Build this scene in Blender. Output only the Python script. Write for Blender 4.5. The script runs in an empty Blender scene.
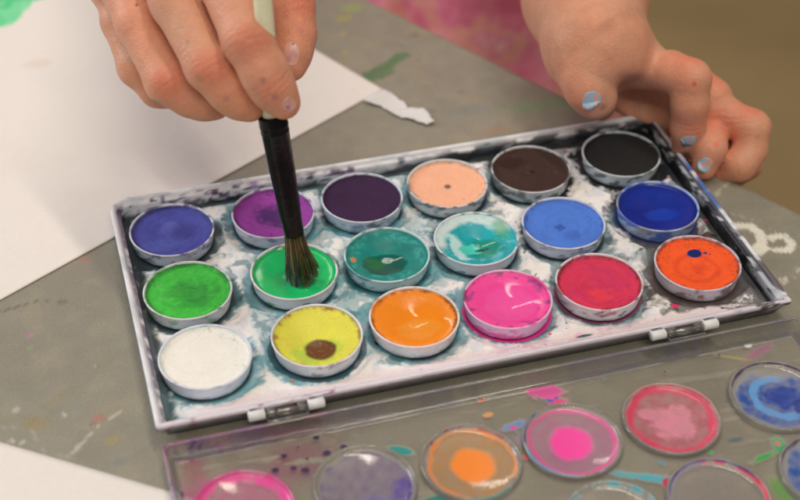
import bpy, math, random
import numpy as np
from mathutils import Vector, Matrix

rng = np.random.default_rng(7)
random.seed(7)
SC = 0.01            # everything below is written in centimetres, the scene is in metres
col = bpy.context.scene.collection
TAU = 2*math.pi

# ------------------------------------------------------------------ camera (solved from the grid of paint pans)
FPX, CRX, CRY, CRZ = 1396.0, 0.8779, -0.0097, -0.2829
CT = np.array([-3.281, -39.149, 31.099])
def rotm():
    cx, sx = math.cos(CRX), math.sin(CRX); cy, sy = math.cos(CRY), math.sin(CRY); cz, sz = math.cos(CRZ), math.sin(CRZ)
    Rx = np.array([[1,0,0],[0,cx,-sx],[0,sx,cx]]); Ry = np.array([[cy,0,sy],[0,1,0],[-sy,0,cy]]); Rz = np.array([[cz,-sz,0],[sz,cz,0],[0,0,1]])
    return Rz@Ry@Rx
CR = rotm()
def P(x, y, z):                 # point seen at photo pixel (x, y) at height z
    d = CR@np.array([(x-400)/FPX, (250-y)/FPX, -1]); t = (z-CT[2])/d[2]
    return CT+d*t
def Dp(x, y, depth):            # the same at a distance from the lens
    return CT+CR@np.array([(x-400)/FPX, (250-y)/FPX, -1])*depth
def depth_of(p): return -((np.asarray(p, float)-CT)@CR)[2]
ZT = -0.85                      # table top height (pan rims are z = 0)

# ------------------------------------------------------------------ numpy noise
def _h(ix, iy, s):
    n = (ix.astype(np.int64)*374761393 + iy.astype(np.int64)*668265263 + s*2147483647) & 0xffffffff
    n = ((n ^ (n >> 13))*1274126177) & 0xffffffff
    n = (n ^ (n >> 16)) & 0xffffffff
    return n/4294967295.0
def vn(x, y, s=0):
    x = np.asarray(x, float); y = np.asarray(y, float)
    ix = np.floor(x); iy = np.floor(y); fx = x-ix; fy = y-iy
    ux = fx*fx*(3-2*fx); uy = fy*fy*(3-2*fy); ix = ix.astype(np.int64)+5000; iy = iy.astype(np.int64)+5000
    a = _h(ix, iy, s); b = _h(ix+1, iy, s); c = _h(ix, iy+1, s); d = _h(ix+1, iy+1, s)
    return (a*(1-ux)+b*ux)*(1-uy)+(c*(1-ux)+d*ux)*uy
def fbm(x, y, f=1.0, o=4, s=0):
    r = 0; a = .5; t = 0
    for k in range(o):
        ca, sa = math.cos(k*1.3+s), math.sin(k*1.3+s)
        r = r+a*vn((x*ca-y*sa)*f+17*k, (x*sa+y*ca)*f-9*k, s*13+k); t += a; a *= .55; f *= 2.05
    return r/t
def ss(a, b, x):
    t = np.clip((x-a)/(b-a), 0, 1); return t*t*(3-2*t)
def mixc(c, d, m): return c*(1-m[..., None])+np.asarray(d)*m[..., None]
TINT = np.array([1.0, .93, .84])
def ph(r, g, b, k=1.0):         # albedo of something that photographs as this sRGB value under the warm room light
    v = np.array([r, g, b])/255.0
    lin = np.where(v <= .04045, v/12.92, ((v+.055)/1.055)**2.4)
    return np.clip(lin/TINT*k*1.04, .004, .9)

# ------------------------------------------------------------------ mesh helpers
def link(o, parent=None):
    col.objects.link(o)
    if parent is not None: o.parent = parent
    return o
def mesh(name, V, F, mat, parent=None, cols=None, smooth=True, attrs=None, mats=None, midx=None):
    V = np.asarray(V, dtype=np.float32)
    me = bpy.data.meshes.new(name)
    if isinstance(F, np.ndarray):
        k = F.shape[1]; lt = np.full(len(F), k, np.int32); ls = (np.arange(len(F))*k).astype(np.int32); vi = F.astype(np.int32).ravel()
    else:
        lt = np.array([len(f) for f in F], np.int32); ls = np.concatenate([[0], np.cumsum(lt)[:-1]]).astype(np.int32); vi = np.array([i for f in F for i in f], np.int32)
    me.vertices.add(len(V)); me.vertices.foreach_set('co', (V*SC).ravel())
    me.loops.add(len(vi)); me.loops.foreach_set('vertex_index', vi)
    me.polygons.add(len(lt)); me.polygons.foreach_set('loop_start', ls); me.polygons.foreach_set('loop_total', lt)
    me.polygons.foreach_set('use_smooth', np.full(len(lt), smooth))
    me.update(calc_edges=True); me.validate()
    if cols is not None:
        C = np.asarray(cols, dtype=np.float32)
        if C.shape[1] == 3: C = np.concatenate([C, np.ones((len(C), 1), np.float32)], 1)
        a = me.attributes.new('Col', 'FLOAT_COLOR', 'POINT'); a.data.foreach_set('color', C.ravel())
    for k, v in (attrs or {}).items():
        a = me.attributes.new(k, 'FLOAT', 'POINT'); a.data.foreach_set('value', np.asarray(v, np.float32))
    me.materials.append(mat)
    return link(bpy.data.objects.new(name, me), parent)
def gridfaces(n, m, wrap=False):       # n rows, m columns, index r*m+c
    r = np.arange(n-1)[:, None]; c = np.arange(m if wrap else m-1)[None, :]; c2 = (c+1) % m
    return np.stack(np.broadcast_arrays(r*m+c, r*m+c2, (r+1)*m+c2, (r+1)*m+c), -1).reshape(-1, 4)
class MB:
    """collects shapes into one mesh"""
    def __init__(s): s.V = []; s.F = []; s.C = []; s.n = 0
    def add(s, V, F, c=None):
        V = np.asarray(V, float); s.V.append(V); s.F += [tuple(int(i)+s.n for i in f) for f in F]
        s.C.append(np.tile(np.asarray(c if c is not None else (1, 1, 1, 1), float), (len(V), 1)) if c is None or np.ndim(c) == 1 else np.asarray(c, float)); s.n += len(V)
    def lathe(s, prof, n=64, c=None, M=None, close=False):
        prof = np.asarray(prof, float); th = np.arange(n)*TAU/n
        V = np.stack([prof[:, 0][:, None]*np.cos(th), prof[:, 0][:, None]*np.sin(th), np.repeat(prof[:, 1][:, None], n, 1)], -1).reshape(-1, 3)
        F = gridfaces(len(prof), n, True)
        if M is not None: V = V@M[0].T+M[1]
        s.add(V, F, c)
    def tube(s, pts, rad, n=8, c=None, cap=True):
        pts = np.asarray(pts, float); rad = np.broadcast_to(np.asarray(rad, float), (len(pts),))
        T = np.gradient(pts, axis=0); T /= np.linalg.norm(T, axis=1)[:, None]
        up = np.array([0, 0, 1.]) if abs(T[0][2]) < .9 else np.array([1., 0, 0])
        V = []
        for p, t, r in zip(pts, T, rad):
            a = np.cross(t, up); a /= np.linalg.norm(a); b = np.cross(t, a)
            for k in range(n): V.append(p+r*(a*math.cos(TAU*k/n)+b*math.sin(TAU*k/n)))
        F = [tuple(f) for f in gridfaces(len(pts), n, True)]
        if cap: F += [tuple(range(n)), tuple(range((len(pts)-1)*n, len(pts)*n))[::-1]]
        s.add(V, F, c)
    def box(s, c0, d, ax=None, bev=.04, c=None):
        hx, hy, hz = d[0]/2, d[1]/2, d[2]/2; b = min(bev, hx*.9, hy*.9, hz*.9)
        V = []; idx = {}
        for sx in (-1, 1):
            for sy in (-1, 1):
                for sz in (-1, 1):
                    for k in range(3):
                        v = [sx*(hx-b), sy*(hy-b), sz*(hz-b)]; v[k] = (sx, sy, sz)[k]*(hx, hy, hz)[k]
                        idx[(sx, sy, sz, k)] = len(V); V.append(v)
        F = []
        for k in range(3):
            i, j = [(1, 2), (2, 0), (0, 1)][k]
            for sg in (-1, 1):
                q = []
                for a, b2 in ((-1, -1), (1, -1), (1, 1), (-1, 1)):
                    t = [0, 0, 0]; t[k] = sg; t[i] = a; t[j] = b2; q.append(idx[(*t, k)])
                F.append(q if sg > 0 else q[::-1])
                for sj in (-1, 1):       # edge between k and i faces handled once
                    pass
        for k in range(3):
            i, j = (k+1) % 3, (k+2) % 3
            for si in (-1, 1):
                for sj in (-1, 1):
                    def g(sk, kk):
                        t = [0, 0, 0]; t[k] = sk; t[i] = si; t[j] = sj; return idx[(*t, kk)]
                    q = [g(-1, i), g(1, i), g(1, j), g(-1, j)]; F.append(q if si*sj > 0 else q[::-1])
        for sx in (-1, 1):
            for sy in (-1, 1):
                for sz in (-1, 1):
                    q = [idx[(sx, sy, sz, k)] for k in range(3)]; F.append(q if sx*sy*sz > 0 else q[::-1])
        V = np.array(V)
        if ax is not None: V = V@np.asarray(ax)
        s.add(V+np.asarray(c0), F, c)
    def build(s, name, mat, parent=None, smooth=True):
        return mesh(name, np.concatenate(s.V), s.F, mat, parent, np.concatenate(s.C), smooth)
def tag(o, label, cat, group=None, kind=None):
    if label: o['label'] = label
    if cat: o['category'] = cat
    if group: o['group'] = group
    if kind: o['kind'] = kind
    return o
def empty(name, p):
    o = bpy.data.objects.new(name, None); o.location = Vector([float(v)*SC for v in p]); o.empty_display_size = .01
    return link(o)

# ------------------------------------------------------------------ materials
def newmat(name):
    m = bpy.data.materials.new(name); m.use_nodes = True; nt = m.node_tree
    return m, nt, nt.nodes['Principled BSDF'], nt.nodes['Material Output']
def N(nt, t, **kw):
    n = nt.nodes.new(t)
    for k, v in kw.items():
        if k in n.inputs: n.inputs[k].default_value = v
        else: setattr(n, k, v)
    return n
def objcoord(nt, scale=(1, 1, 1)):
    tc = N(nt, 'ShaderNodeTexCoord'); mp = N(nt, 'ShaderNodeMapping'); mp.inputs['Scale'].default_value = scale
    nt.links.new(tc.outputs['Object'], mp.inputs['Vector']); return mp.outputs['Vector']
def noise(nt, vec, scale, detail=4, rough=.55):
    n = N(nt, 'ShaderNodeTexNoise'); n.inputs['Scale'].default_value = scale; n.inputs['Detail'].default_value = detail; n.inputs['Roughness'].default_value = rough
    nt.links.new(vec, n.inputs['Vector']); return n.outputs['Fac']
def maprange(nt, v, a, b, c, d):
    n = N(nt, 'ShaderNodeMapRange'); nt.links.new(v, n.inputs['Value'])
    for k, x in zip(('From Min', 'From Max', 'To Min', 'To Max'), (a, b, c, d)): n.inputs[k].default_value = x
    return n.outputs['Result']
def bump(nt, bs, h, strength=.3, dist=.0005, prev=None):
    b = N(nt, 'ShaderNodeBump'); b.inputs['Strength'].default_value = strength; b.inputs['Distance'].default_value = dist
    nt.links.new(h, b.inputs['Height'])
    if prev is not None: nt.links.new(prev, b.inputs['Normal'])
    nt.links.new(b.outputs['Normal'], bs.inputs['Normal']); return b.outputs['Normal']
def mulcol(nt, c, f):
    m = N(nt, 'ShaderNodeVectorMath', operation='SCALE'); nt.links.new(c, m.inputs[0]); nt.links.new(f, m.inputs['Scale']); return m.outputs[0]
def vcmat(name, rough=.5, alpha_rough=False, nscale=900, namp=.12, bstr=.25, bdist=.0002, spec=.5, coat=0, sss=0):
    m, nt, bs, out = newmat(name)
    at = N(nt, 'ShaderNodeAttribute', attribute_name='Col'); vec = objcoord(nt)
    f = maprange(nt, noise(nt, vec, nscale, 5, .65), .3, .7, 1-namp, 1+namp)
    nt.links.new(mulcol(nt, at.outputs['Color'], f), bs.inputs['Base Color'])
    if alpha_rough: nt.links.new(at.outputs['Alpha'], bs.inputs['Roughness'])
    else: nt.links.new(maprange(nt, noise(nt, vec, nscale*.3, 3), .3, .7, rough*.8, min(1, rough*1.25)), bs.inputs['Roughness'])
    bs.inputs['Specular IOR Level'].default_value = spec; bs.inputs['Coat Weight'].default_value = coat; bs.inputs['Coat Roughness'].default_value = .08
    if sss:
        bs.inputs['Subsurface Weight'].default_value = sss; bs.inputs['Subsurface Scale'].default_value = .002
    bump(nt, bs, noise(nt, vec, nscale*.8, 5, .7), bstr, bdist)
    return m
M_PAINT = vcmat('cake_paint', alpha_rough=True, nscale=1300, namp=.05, bstr=.12, bdist=.00010, spec=.3)
M_CUP = vcmat('cup_plastic', rough=.33, nscale=500, namp=.04, bstr=.06, sss=.25)
M_TRAY = vcmat('enamelled_tin', rough=.36, nscale=400, namp=.04, bstr=.06)
M_INSERT = vcmat('tray_floor_plastic', alpha_rough=True, nscale=600, namp=.04, bstr=.10)
M_TABLE = None
def table_mat():
    m, nt, bs, out = newmat('table_laminate')
    at = N(nt, 'ShaderNodeAttribute', attribute_name='Col'); vec = objcoord(nt)
    sp = noise(nt, vec, 1500, 3, .7); md = noise(nt, vec, 120, 4, .6); big = noise(nt, vec, 14, 3, .5)
    a = maprange(nt, sp, .3, .7, .86, 1.14); b = maprange(nt, md, .3, .7, .94, 1.06); c = maprange(nt, big, .3, .7, .95, 1.05)
    x = N(nt, 'ShaderNodeMath', operation='MULTIPLY'); nt.links.new(a, x.inputs[0]); nt.links.new(b, x.inputs[1])
    y = N(nt, 'ShaderNodeMath', operation='MULTIPLY'); nt.links.new(x.outputs[0], y.inputs[0]); nt.links.new(c, y.inputs[1])
    nt.links.new(mulcol(nt, at.outputs['Color'], y.outputs[0]), bs.inputs['Base Color'])
    nt.links.new(maprange(nt, md, .3, .7, .36, .52), bs.inputs['Roughness'])
    v = N(nt, 'ShaderNodeTexVoronoi'); v.inputs['Scale'].default_value = 900; nt.links.new(vec, v.inputs['Vector'])
    nn = bump(nt, bs, v.outputs['Distance'], .32, .00035); bump(nt, bs, sp, .25, .0003, nn)
    return m
M_TABLE = table_mat()
def solid(name, c, rough=.5, spec=.5, ns=300, namp=.08, bstr=.1, bdist=.0003, coat=0):
    m, nt, bs, out = newmat(name); vec = objcoord(nt)
    rgb = N(nt, 'ShaderNodeRGB'); rgb.outputs[0].default_value = (*[float(x) for x in c], 1)
    nt.links.new(mulcol(nt, rgb.outputs[0], maprange(nt, noise(nt, vec, ns), .3, .7, 1-namp, 1+namp)), bs.inputs['Base Color'])
    bs.inputs['Roughness'].default_value = rough; bs.inputs['Specular IOR Level'].default_value = spec; bs.inputs['Coat Weight'].default_value = coat
    bump(nt, bs, noise(nt, vec, ns*2, 4), bstr, bdist); return m
def clear_mat(name, tint=(.99, .985, .975), rough=.06):
    """thin clear plastic: see-through with a fresnel gloss, and paint stains from the vertex colour (alpha = cover)"""
    m, nt, bs, out = newmat(name); vec = objcoord(nt)
    at = N(nt, 'ShaderNodeAttribute', attribute_name='Col')
    tr = N(nt, 'ShaderNodeBsdfTransparent'); tr.inputs['Color'].default_value = (*tint, 1)
    gl = N(nt, 'ShaderNodeBsdfGlossy'); gl.inputs['Roughness'].default_value = rough
    lw = N(nt, 'ShaderNodeFresnel'); lw.inputs['IOR'].default_value = 1.62
    m1 = N(nt, 'ShaderNodeMixShader'); nt.links.new(lw.outputs[0], m1.inputs[0]); nt.links.new(tr.outputs[0], m1.inputs[1]); nt.links.new(gl.outputs[0], m1.inputs[2])
    nt.links.new(at.outputs['Color'], bs.inputs['Base Color']); bs.inputs['Roughness'].default_value = .35
    m2 = N(nt, 'ShaderNodeMixShader'); nt.links.new(at.outputs['Alpha'], m2.inputs[0]); nt.links.new(m1.outputs[0], m2.inputs[1]); nt.links.new(bs.outputs[0], m2.inputs[2])
    b = N(nt, 'ShaderNodeBump'); b.inputs['Strength'].default_value = .25; b.inputs['Distance'].default_value = .0003
    nt.links.new(noise(nt, vec, 160, 4, .6), b.inputs['Height']); nt.links.new(b.outputs[0], gl.inputs['Normal']); nt.links.new(b.outputs[0], bs.inputs['Normal'])
    nt.links.new(m2.outputs[0], out.inputs['Surface']); return m
M_CLEAR = clear_mat('clear_plastic')
def solid_clear(name):
    m, nt, bs, out = newmat(name); vec = objcoord(nt); at = N(nt, 'ShaderNodeAttribute', attribute_name='Col')
    bs.inputs['Base Color'].default_value = (.93, .92, .90, 1); bs.inputs['Transmission Weight'].default_value = 1; bs.inputs['Roughness'].default_value = .05; bs.inputs['IOR'].default_value = 1.47
    st = N(nt, 'ShaderNodeBsdfPrincipled'); nt.links.new(at.outputs['Color'], st.inputs['Base Color']); st.inputs['Roughness'].default_value = .35
    m2 = N(nt, 'ShaderNodeMixShader'); nt.links.new(at.outputs['Alpha'], m2.inputs[0]); nt.links.new(bs.outputs[0], m2.inputs[1]); nt.links.new(st.outputs[0], m2.inputs[2])
    bump(nt, bs, noise(nt, vec, 200, 4, .6), .12, .0002); nt.links.new(m2.outputs[0], out.inputs['Surface']); return m
M_SOLIDCLEAR = solid_clear('moulded_clear_plastic')

# ------------------------------------------------------------------ paint pans
PX = [0.0, 3.662, 6.963, 10.237, 13.534, 17.202]
PY = [0.0, -3.36, -6.682]
def blob(x, y, cx, cy, rx, ry, soft, s=0, wob=.35):
    d = np.hypot((x-cx)/rx, (y-cy)/ry)+(fbm(x, y, 5, 3, s)-.5)*wob*2
    return 1-ss(1-soft, 1+soft, d)
def paint(kind, x, y, s):
    """x, y in units of the paint radius; returns rgb, roughness, height (cm, <=0)"""
    r = np.hypot(x, y); n1 = fbm(x, y, 2.2, 4, s); n2 = fbm(x, y, 7, 4, s+1); n3 = fbm(x, y, 26, 3, s+2)
    one = np.ones_like(x)
    def base(c, amp=.3): return np.outer(np.ones(x.size), ph(*c)).reshape(*x.shape, 3)*(1+amp*(n1-.5)+amp*.7*(n2-.5)+.25*amp*(n3-.5))[..., None]
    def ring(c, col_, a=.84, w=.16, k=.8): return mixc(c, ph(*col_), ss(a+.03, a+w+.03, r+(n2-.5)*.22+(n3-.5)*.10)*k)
    def specks(c, col_, th=.78, f=18, sd=5, k=.8): return mixc(c, ph(*col_), ss(th, th+.05, fbm(x, y, f, 2, s+sd))*k)
    rough = .72*one; dep = .06; H = None
    if kind == 'violet':
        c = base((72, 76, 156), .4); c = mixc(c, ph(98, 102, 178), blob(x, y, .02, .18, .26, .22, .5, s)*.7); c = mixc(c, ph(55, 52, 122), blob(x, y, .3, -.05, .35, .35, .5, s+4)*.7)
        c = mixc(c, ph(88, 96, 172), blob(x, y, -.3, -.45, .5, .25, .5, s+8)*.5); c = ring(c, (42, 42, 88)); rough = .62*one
    elif kind == 'purple':
        c = base((150, 62, 150), .3); c = mixc(c, ph(74, 40, 100), blob(x, y, .12, -.05, .46, .40, .35, s, .6)*.92); c = specks(c, (80, 40, 98), .74, 12, 5, .6); c = ring(c, (90, 40, 110), .86, .14, .7)
    elif kind == 'plum':
        c = base((54, 26, 62), .35); c = ring(c, (32, 18, 42), .82, .18, .7); rough = .7*one
    elif kind == 'peach':
        c = base((238, 174, 138), .12); c = ring(c, (160, 130, 112), .88, .12, .75); c = mixc(c, ph(120, 92, 84), blob(x, y, 0, -.04, .085, .085, .3, s, .2)); c = specks(c, (190, 90, 70), .88, 9, 6, .8); rough = .75*one; dep = .03
    elif kind == 'brown':
        c = base((58, 36, 31), .35); c = mixc(c, ph(44, 18, 14), blob(x, y, -.38, .45, .35, .25, .4, s)*.9); c = mixc(c, ph(25, 18, 17), blob(x, y, .03, -.03, .07, .07, .3, s, .2)); c = specks(c, (120, 105, 98), .86, 12); rough = .72*one; dep = .03
    elif kind == 'black':
        c = base((34, 32, 32), .3); c = ring(c, (22, 24, 26), .85, .15, .6); c = specks(c, (75, 72, 72), .87, 12); rough = .8*one; dep = .03
    elif kind == 'green':
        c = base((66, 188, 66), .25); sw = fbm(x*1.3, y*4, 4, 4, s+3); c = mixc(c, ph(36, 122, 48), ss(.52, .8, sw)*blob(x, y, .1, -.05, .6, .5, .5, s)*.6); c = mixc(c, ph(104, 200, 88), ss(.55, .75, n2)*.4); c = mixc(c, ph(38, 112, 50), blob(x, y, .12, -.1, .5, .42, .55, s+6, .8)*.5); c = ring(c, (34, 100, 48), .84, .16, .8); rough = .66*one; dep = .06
    elif kind == 'bright_green':
        c = base((34, 182, 100), .10); c = ring(c, (22, 135, 78), .9, .1, .6); rough = .09*one+.06*n2; dep = .17
        # brush marks worn round the tip
        c = mixc(c, ph(24, 130, 84), blob(x, y, .1, -.15, .5, .38, .5, s, .5)*.5)
    elif kind == 'teal':
        c = base((12, 124, 114), .45); c = mixc(c, ph(10, 84, 72), blob(x, y, -.12, -.2, .58, .42, .12, s, .12)*.92); c = mixc(c, ph(28, 112, 62), blob(x, y, -.33, -.1, .24, .26, .35, s+3, .3)*.7)
        c = mixc(c, ph(205, 120, 60), blob(x, y, -.82, .1, .07, .1, .3, s)); c = mixc(c, ph(60, 168, 160), ss(.5, .7, n2)*ss(.6, .8, r)*.5); c = ring(c, (12, 88, 84), .93, .07, .5)
        pud = blob(x, y, -.12, -.2, .58, .42, .1, s, .12); rough = .38*one-.3*pud; dep = .2
    elif kind == 'turquoise':
        c = base((25, 158, 165), .35)
        c = mixc(c, ph(206, 216, 210), ss(.66, .80, r+(n1-.5)*.25)*ss(-.1, .25, y+x*-.15)*.95)
        c = mixc(c, ph(200, 226, 220), blob(x, y, -.5, -.1, .16, .5, .4, s, .8)*.85)
        c = mixc(c, ph(32, 138, 112), blob(x, y, .12, -.2, .5, .42, .2, s, .2)*.9)
        c = mixc(c, ph(70, 200, 180), blob(x, y, -.18, -.12, .2, .22, .2, s+6, .9)*.95)
        c = mixc(c, ph(22, 50, 44), blob(x, y, .1, -.18, .2, .06, .35, s+9, 1.1)*.9)
        c = mixc(c, ph(50, 150, 90), blob(x, y, .75, .25, .2, .4, .4, s, .5)*.6); c = mixc(c, ph(120, 205, 205), ss(.55, .7, n2)*ss(.5, .7, r)*.5)
        pud = blob(x, y, .0, -.2, .6, .5, .15, s, .2); rough = .36*one-.28*pud; dep = .3
    elif kind == 'blue':
        c = base((74, 118, 202), .18); sq = 1-ss(.1, .14, np.maximum(abs((x+.1)+.4*(y+.05)), abs((y+.05)-.4*(x+.1)))); c = mixc(c, ph(50, 82, 168), sq*.9); c = mixc(c, ph(60, 95, 180), blob(x, y, .1, -.45, .2, .2, .4, s)*.6); c = ring(c, (46, 72, 140), .88, .12, .6); rough = .62*one; dep = .06
    elif kind == 'dark_blue':
        c = base((20, 44, 138), .35); c = mixc(c, ph(30, 66, 175), blob(x, y, .05, -.2, .4, .25, .3, s)*.7); c = ring(c, (18, 36, 100), .8, .15, .6); rough = .14*one+.1*n2; dep = .16
    elif kind == 'white':
        c = base((238, 230, 216), .03); c = mixc(c, ph(150, 195, 182), ss(.93, 1.03, r+(n2-.5)*.15)*.6); rough = .5*one; dep = .03
    elif kind == 'yellow':
        c = base((218, 208, 74), .14); c = mixc(c, ph(226, 150, 60), ss(.55, .68, n2)*ss(.55, .95, r)*.5); c = ring(c, (120, 100, 50), .88, .12, .85)
        c = mixc(c, ph(120, 190, 70), blob(x, y, -.1, -.42, .55, .42, .25, s+5, .5)*.45); c = mixc(c, ph(100, 48, 38), blob(x, y, .0, -.33, .36, .41, .12, s, .08)*.95); c = mixc(c, ph(150, 105, 45), ss(.66, .74, n3)*blob(x, y, .0, -.33, .33, .37, .2, s, .1)*.7)
        rough = .45*one-.2*blob(x, y, .0, -.33, .36, .41, .2, s, .1); dep = .22
    elif kind == 'orange':
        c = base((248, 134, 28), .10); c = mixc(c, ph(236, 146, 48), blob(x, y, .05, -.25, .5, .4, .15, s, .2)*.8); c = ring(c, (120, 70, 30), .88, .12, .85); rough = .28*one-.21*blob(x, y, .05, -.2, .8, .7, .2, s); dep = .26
    elif kind == 'pink':
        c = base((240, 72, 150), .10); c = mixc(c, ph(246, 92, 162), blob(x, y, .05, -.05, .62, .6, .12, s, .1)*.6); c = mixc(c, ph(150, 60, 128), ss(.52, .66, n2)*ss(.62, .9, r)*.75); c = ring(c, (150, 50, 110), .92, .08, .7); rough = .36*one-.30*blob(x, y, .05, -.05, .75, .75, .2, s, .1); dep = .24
    elif kind == 'red':
        c = base((210, 46, 80), .2); c = mixc(c, ph(228, 56, 66), blob(x, y, -.05, -.35, .36, .26, .3, s, .5)*.8); c = mixc(c, ph(190, 40, 90), ss(.5, .7, n1)*.5); c = ring(c, (95, 35, 40), .88, .12, .85); rough = .6*one; dep = .08
    else:
        c = base((252, 84, 30), .14); rr = np.abs(np.hypot(x+.08, y+.1)-.5); c = mixc(c, ph(214, 62, 26), (1-ss(.02, .12, rr+(n2-.5)*.1))*.5); c = mixc(c, ph(206, 62, 30), blob(x, y, 0, -.12, .26, .2, .4, s, .8)*.6)
        c = specks(c, (150, 56, 34), .83, 9, 5, .6); c = ring(c, (110, 50, 35), .88, .12, .85); rough = .6*one; dep = .06
        bl = np.maximum(blob(x, y, .12, .42, .2, .15, .1, s, .15), np.maximum(blob(x, y, .38, .36, .05, .045, .2, s, .1), blob(x, y, .47, .28, .03, .025, .3, s, .1))); c = mixc(c, ph(24, 38, 100), bl); rough = rough*(1-bl)+.1*bl
        H = bl*.025
    if rough.mean() > .4 and kind not in ('yellow',):
        tw = np.arctan2(y+.1, x-.05); sm_ = fbm(r*7+1.2*n1, tw*1.1, 1.6, 4, s+21); ks = .25 if kind in ('white', 'peach') else 1.0; c = c*(1+.30*ks*(sm_-.5))[..., None]; n3 = n3*.6+sm_*.8*ks
        crk = ss(.016, .004, np.abs(fbm(x, y, 3.1, 3, s+30)-.5))*ss(.5, .9, r)*ss(.45, .6, n1); c = c*(1-.35*crk)[..., None]; n3 = n3-crk*1.5
    h = -.095-dep*(1-ss(.1, .95, r))*(1 if dep > .1 else .8)+(n1-.5)*.03*(1 if rough.mean() > .3 else .3)+(n3-.5)*.010*ss(.2, .5, rough)
    h = h+.05*ss(.93, 1.0, r)+.03*(n2-.5)*ss(.35, .9, r)*ss(.15, .4, rough)
    if kind == 'bright_green':
        dd = np.hypot(x-.14, y+.34); h = h+.05*np.exp(-((dd-.30)/.07)**2)*(.5+n1)+.035*np.exp(-(dd/.2)**2)
    if H is not None: h = h+H
    return np.clip(c, .003, .95), np.clip(rough, .05, .9), h
CUP = [(1.30, -.57), (1.37, -.585), (1.395, -.56), (1.41, -.5), (1.435, -.35), (1.47, -.12), (1.488, -.05), (1.502, -.02), (1.502, .0), (1.492, .018), (1.47, .026), (1.444, .018), (1.428, -.005), (1.422, -.04), (1.425, -.2), (1.41, -.45), (1.2, -.52), (.02, -.52)]
def make_pan(kind, i, j, label, cupc, stains):
    s = i*7+j*31+3
    root = empty('paint_pan', (PX[i], PY[j], -.56)); tag(root, label, 'paint pan', 'round paint pans in the tin')
    # cup
    prof = []
    for a, b in zip(CUP[:-1], CUP[1:]):
        k = max(1, int(math.hypot(a[0]-b[0], a[1]-b[1])/.05)) if b[1] < .03 and a[0] > 1.3 else 1
        prof += [(a[0]+(b[0]-a[0])*t/k, a[1]+(b[1]-a[1])*t/k) for t in range(k)]
    prof.append(CUP[-1]); prof = np.array(prof); nt_ = 160; th = np.arange(nt_)*TAU/nt_
    X = prof[:, 0][:, None]*np.cos(th); Y = prof[:, 0][:, None]*np.sin(th); Z = np.repeat(prof[:, 1][:, None], nt_, 1)
    c = np.ones((*X.shape, 3))*ph(*cupc)
    u = np.cos(th)[None, :]*6+0*Z; v = np.sin(th)[None, :]*6+Z*9
    for q, (sc_, cov) in enumerate(stains):
        n = fbm(u+q*5, v*.8, .55, 4, s+q*3); c = mixc(c, ph(*sc_), ss(1-cov-.03, 1-cov+.10, n)*.8)*(1+0*n[..., None])
    c = mixc(c, ph(*stains[0][0])*1.3, ss(.45, .75, fbm(u, v, .5, 3, s+11))*.18)
    c = mixc(c, ph(70, 80, 84), ss(-.42, -.56, Z+(fbm(u, v, 1.2, 3, s)-.5)*.2)*.6)
    V = np.stack([X, Y, Z+.56], -1).reshape(-1, 3)
    mesh('cup', V, gridfaces(len(prof), nt_, True), M_CUP, root, np.clip(c, 0, .9).reshape(-1, 3))
    nr, na = 44, 144; r = np.linspace(.004, 1, nr)[:, None]; a = np.arange(na)*TAU/na
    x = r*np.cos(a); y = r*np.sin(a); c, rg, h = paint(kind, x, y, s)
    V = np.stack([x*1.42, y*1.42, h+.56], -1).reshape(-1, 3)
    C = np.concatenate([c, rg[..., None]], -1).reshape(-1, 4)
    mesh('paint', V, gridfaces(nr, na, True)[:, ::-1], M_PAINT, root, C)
W = (222, 214, 212)
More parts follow.
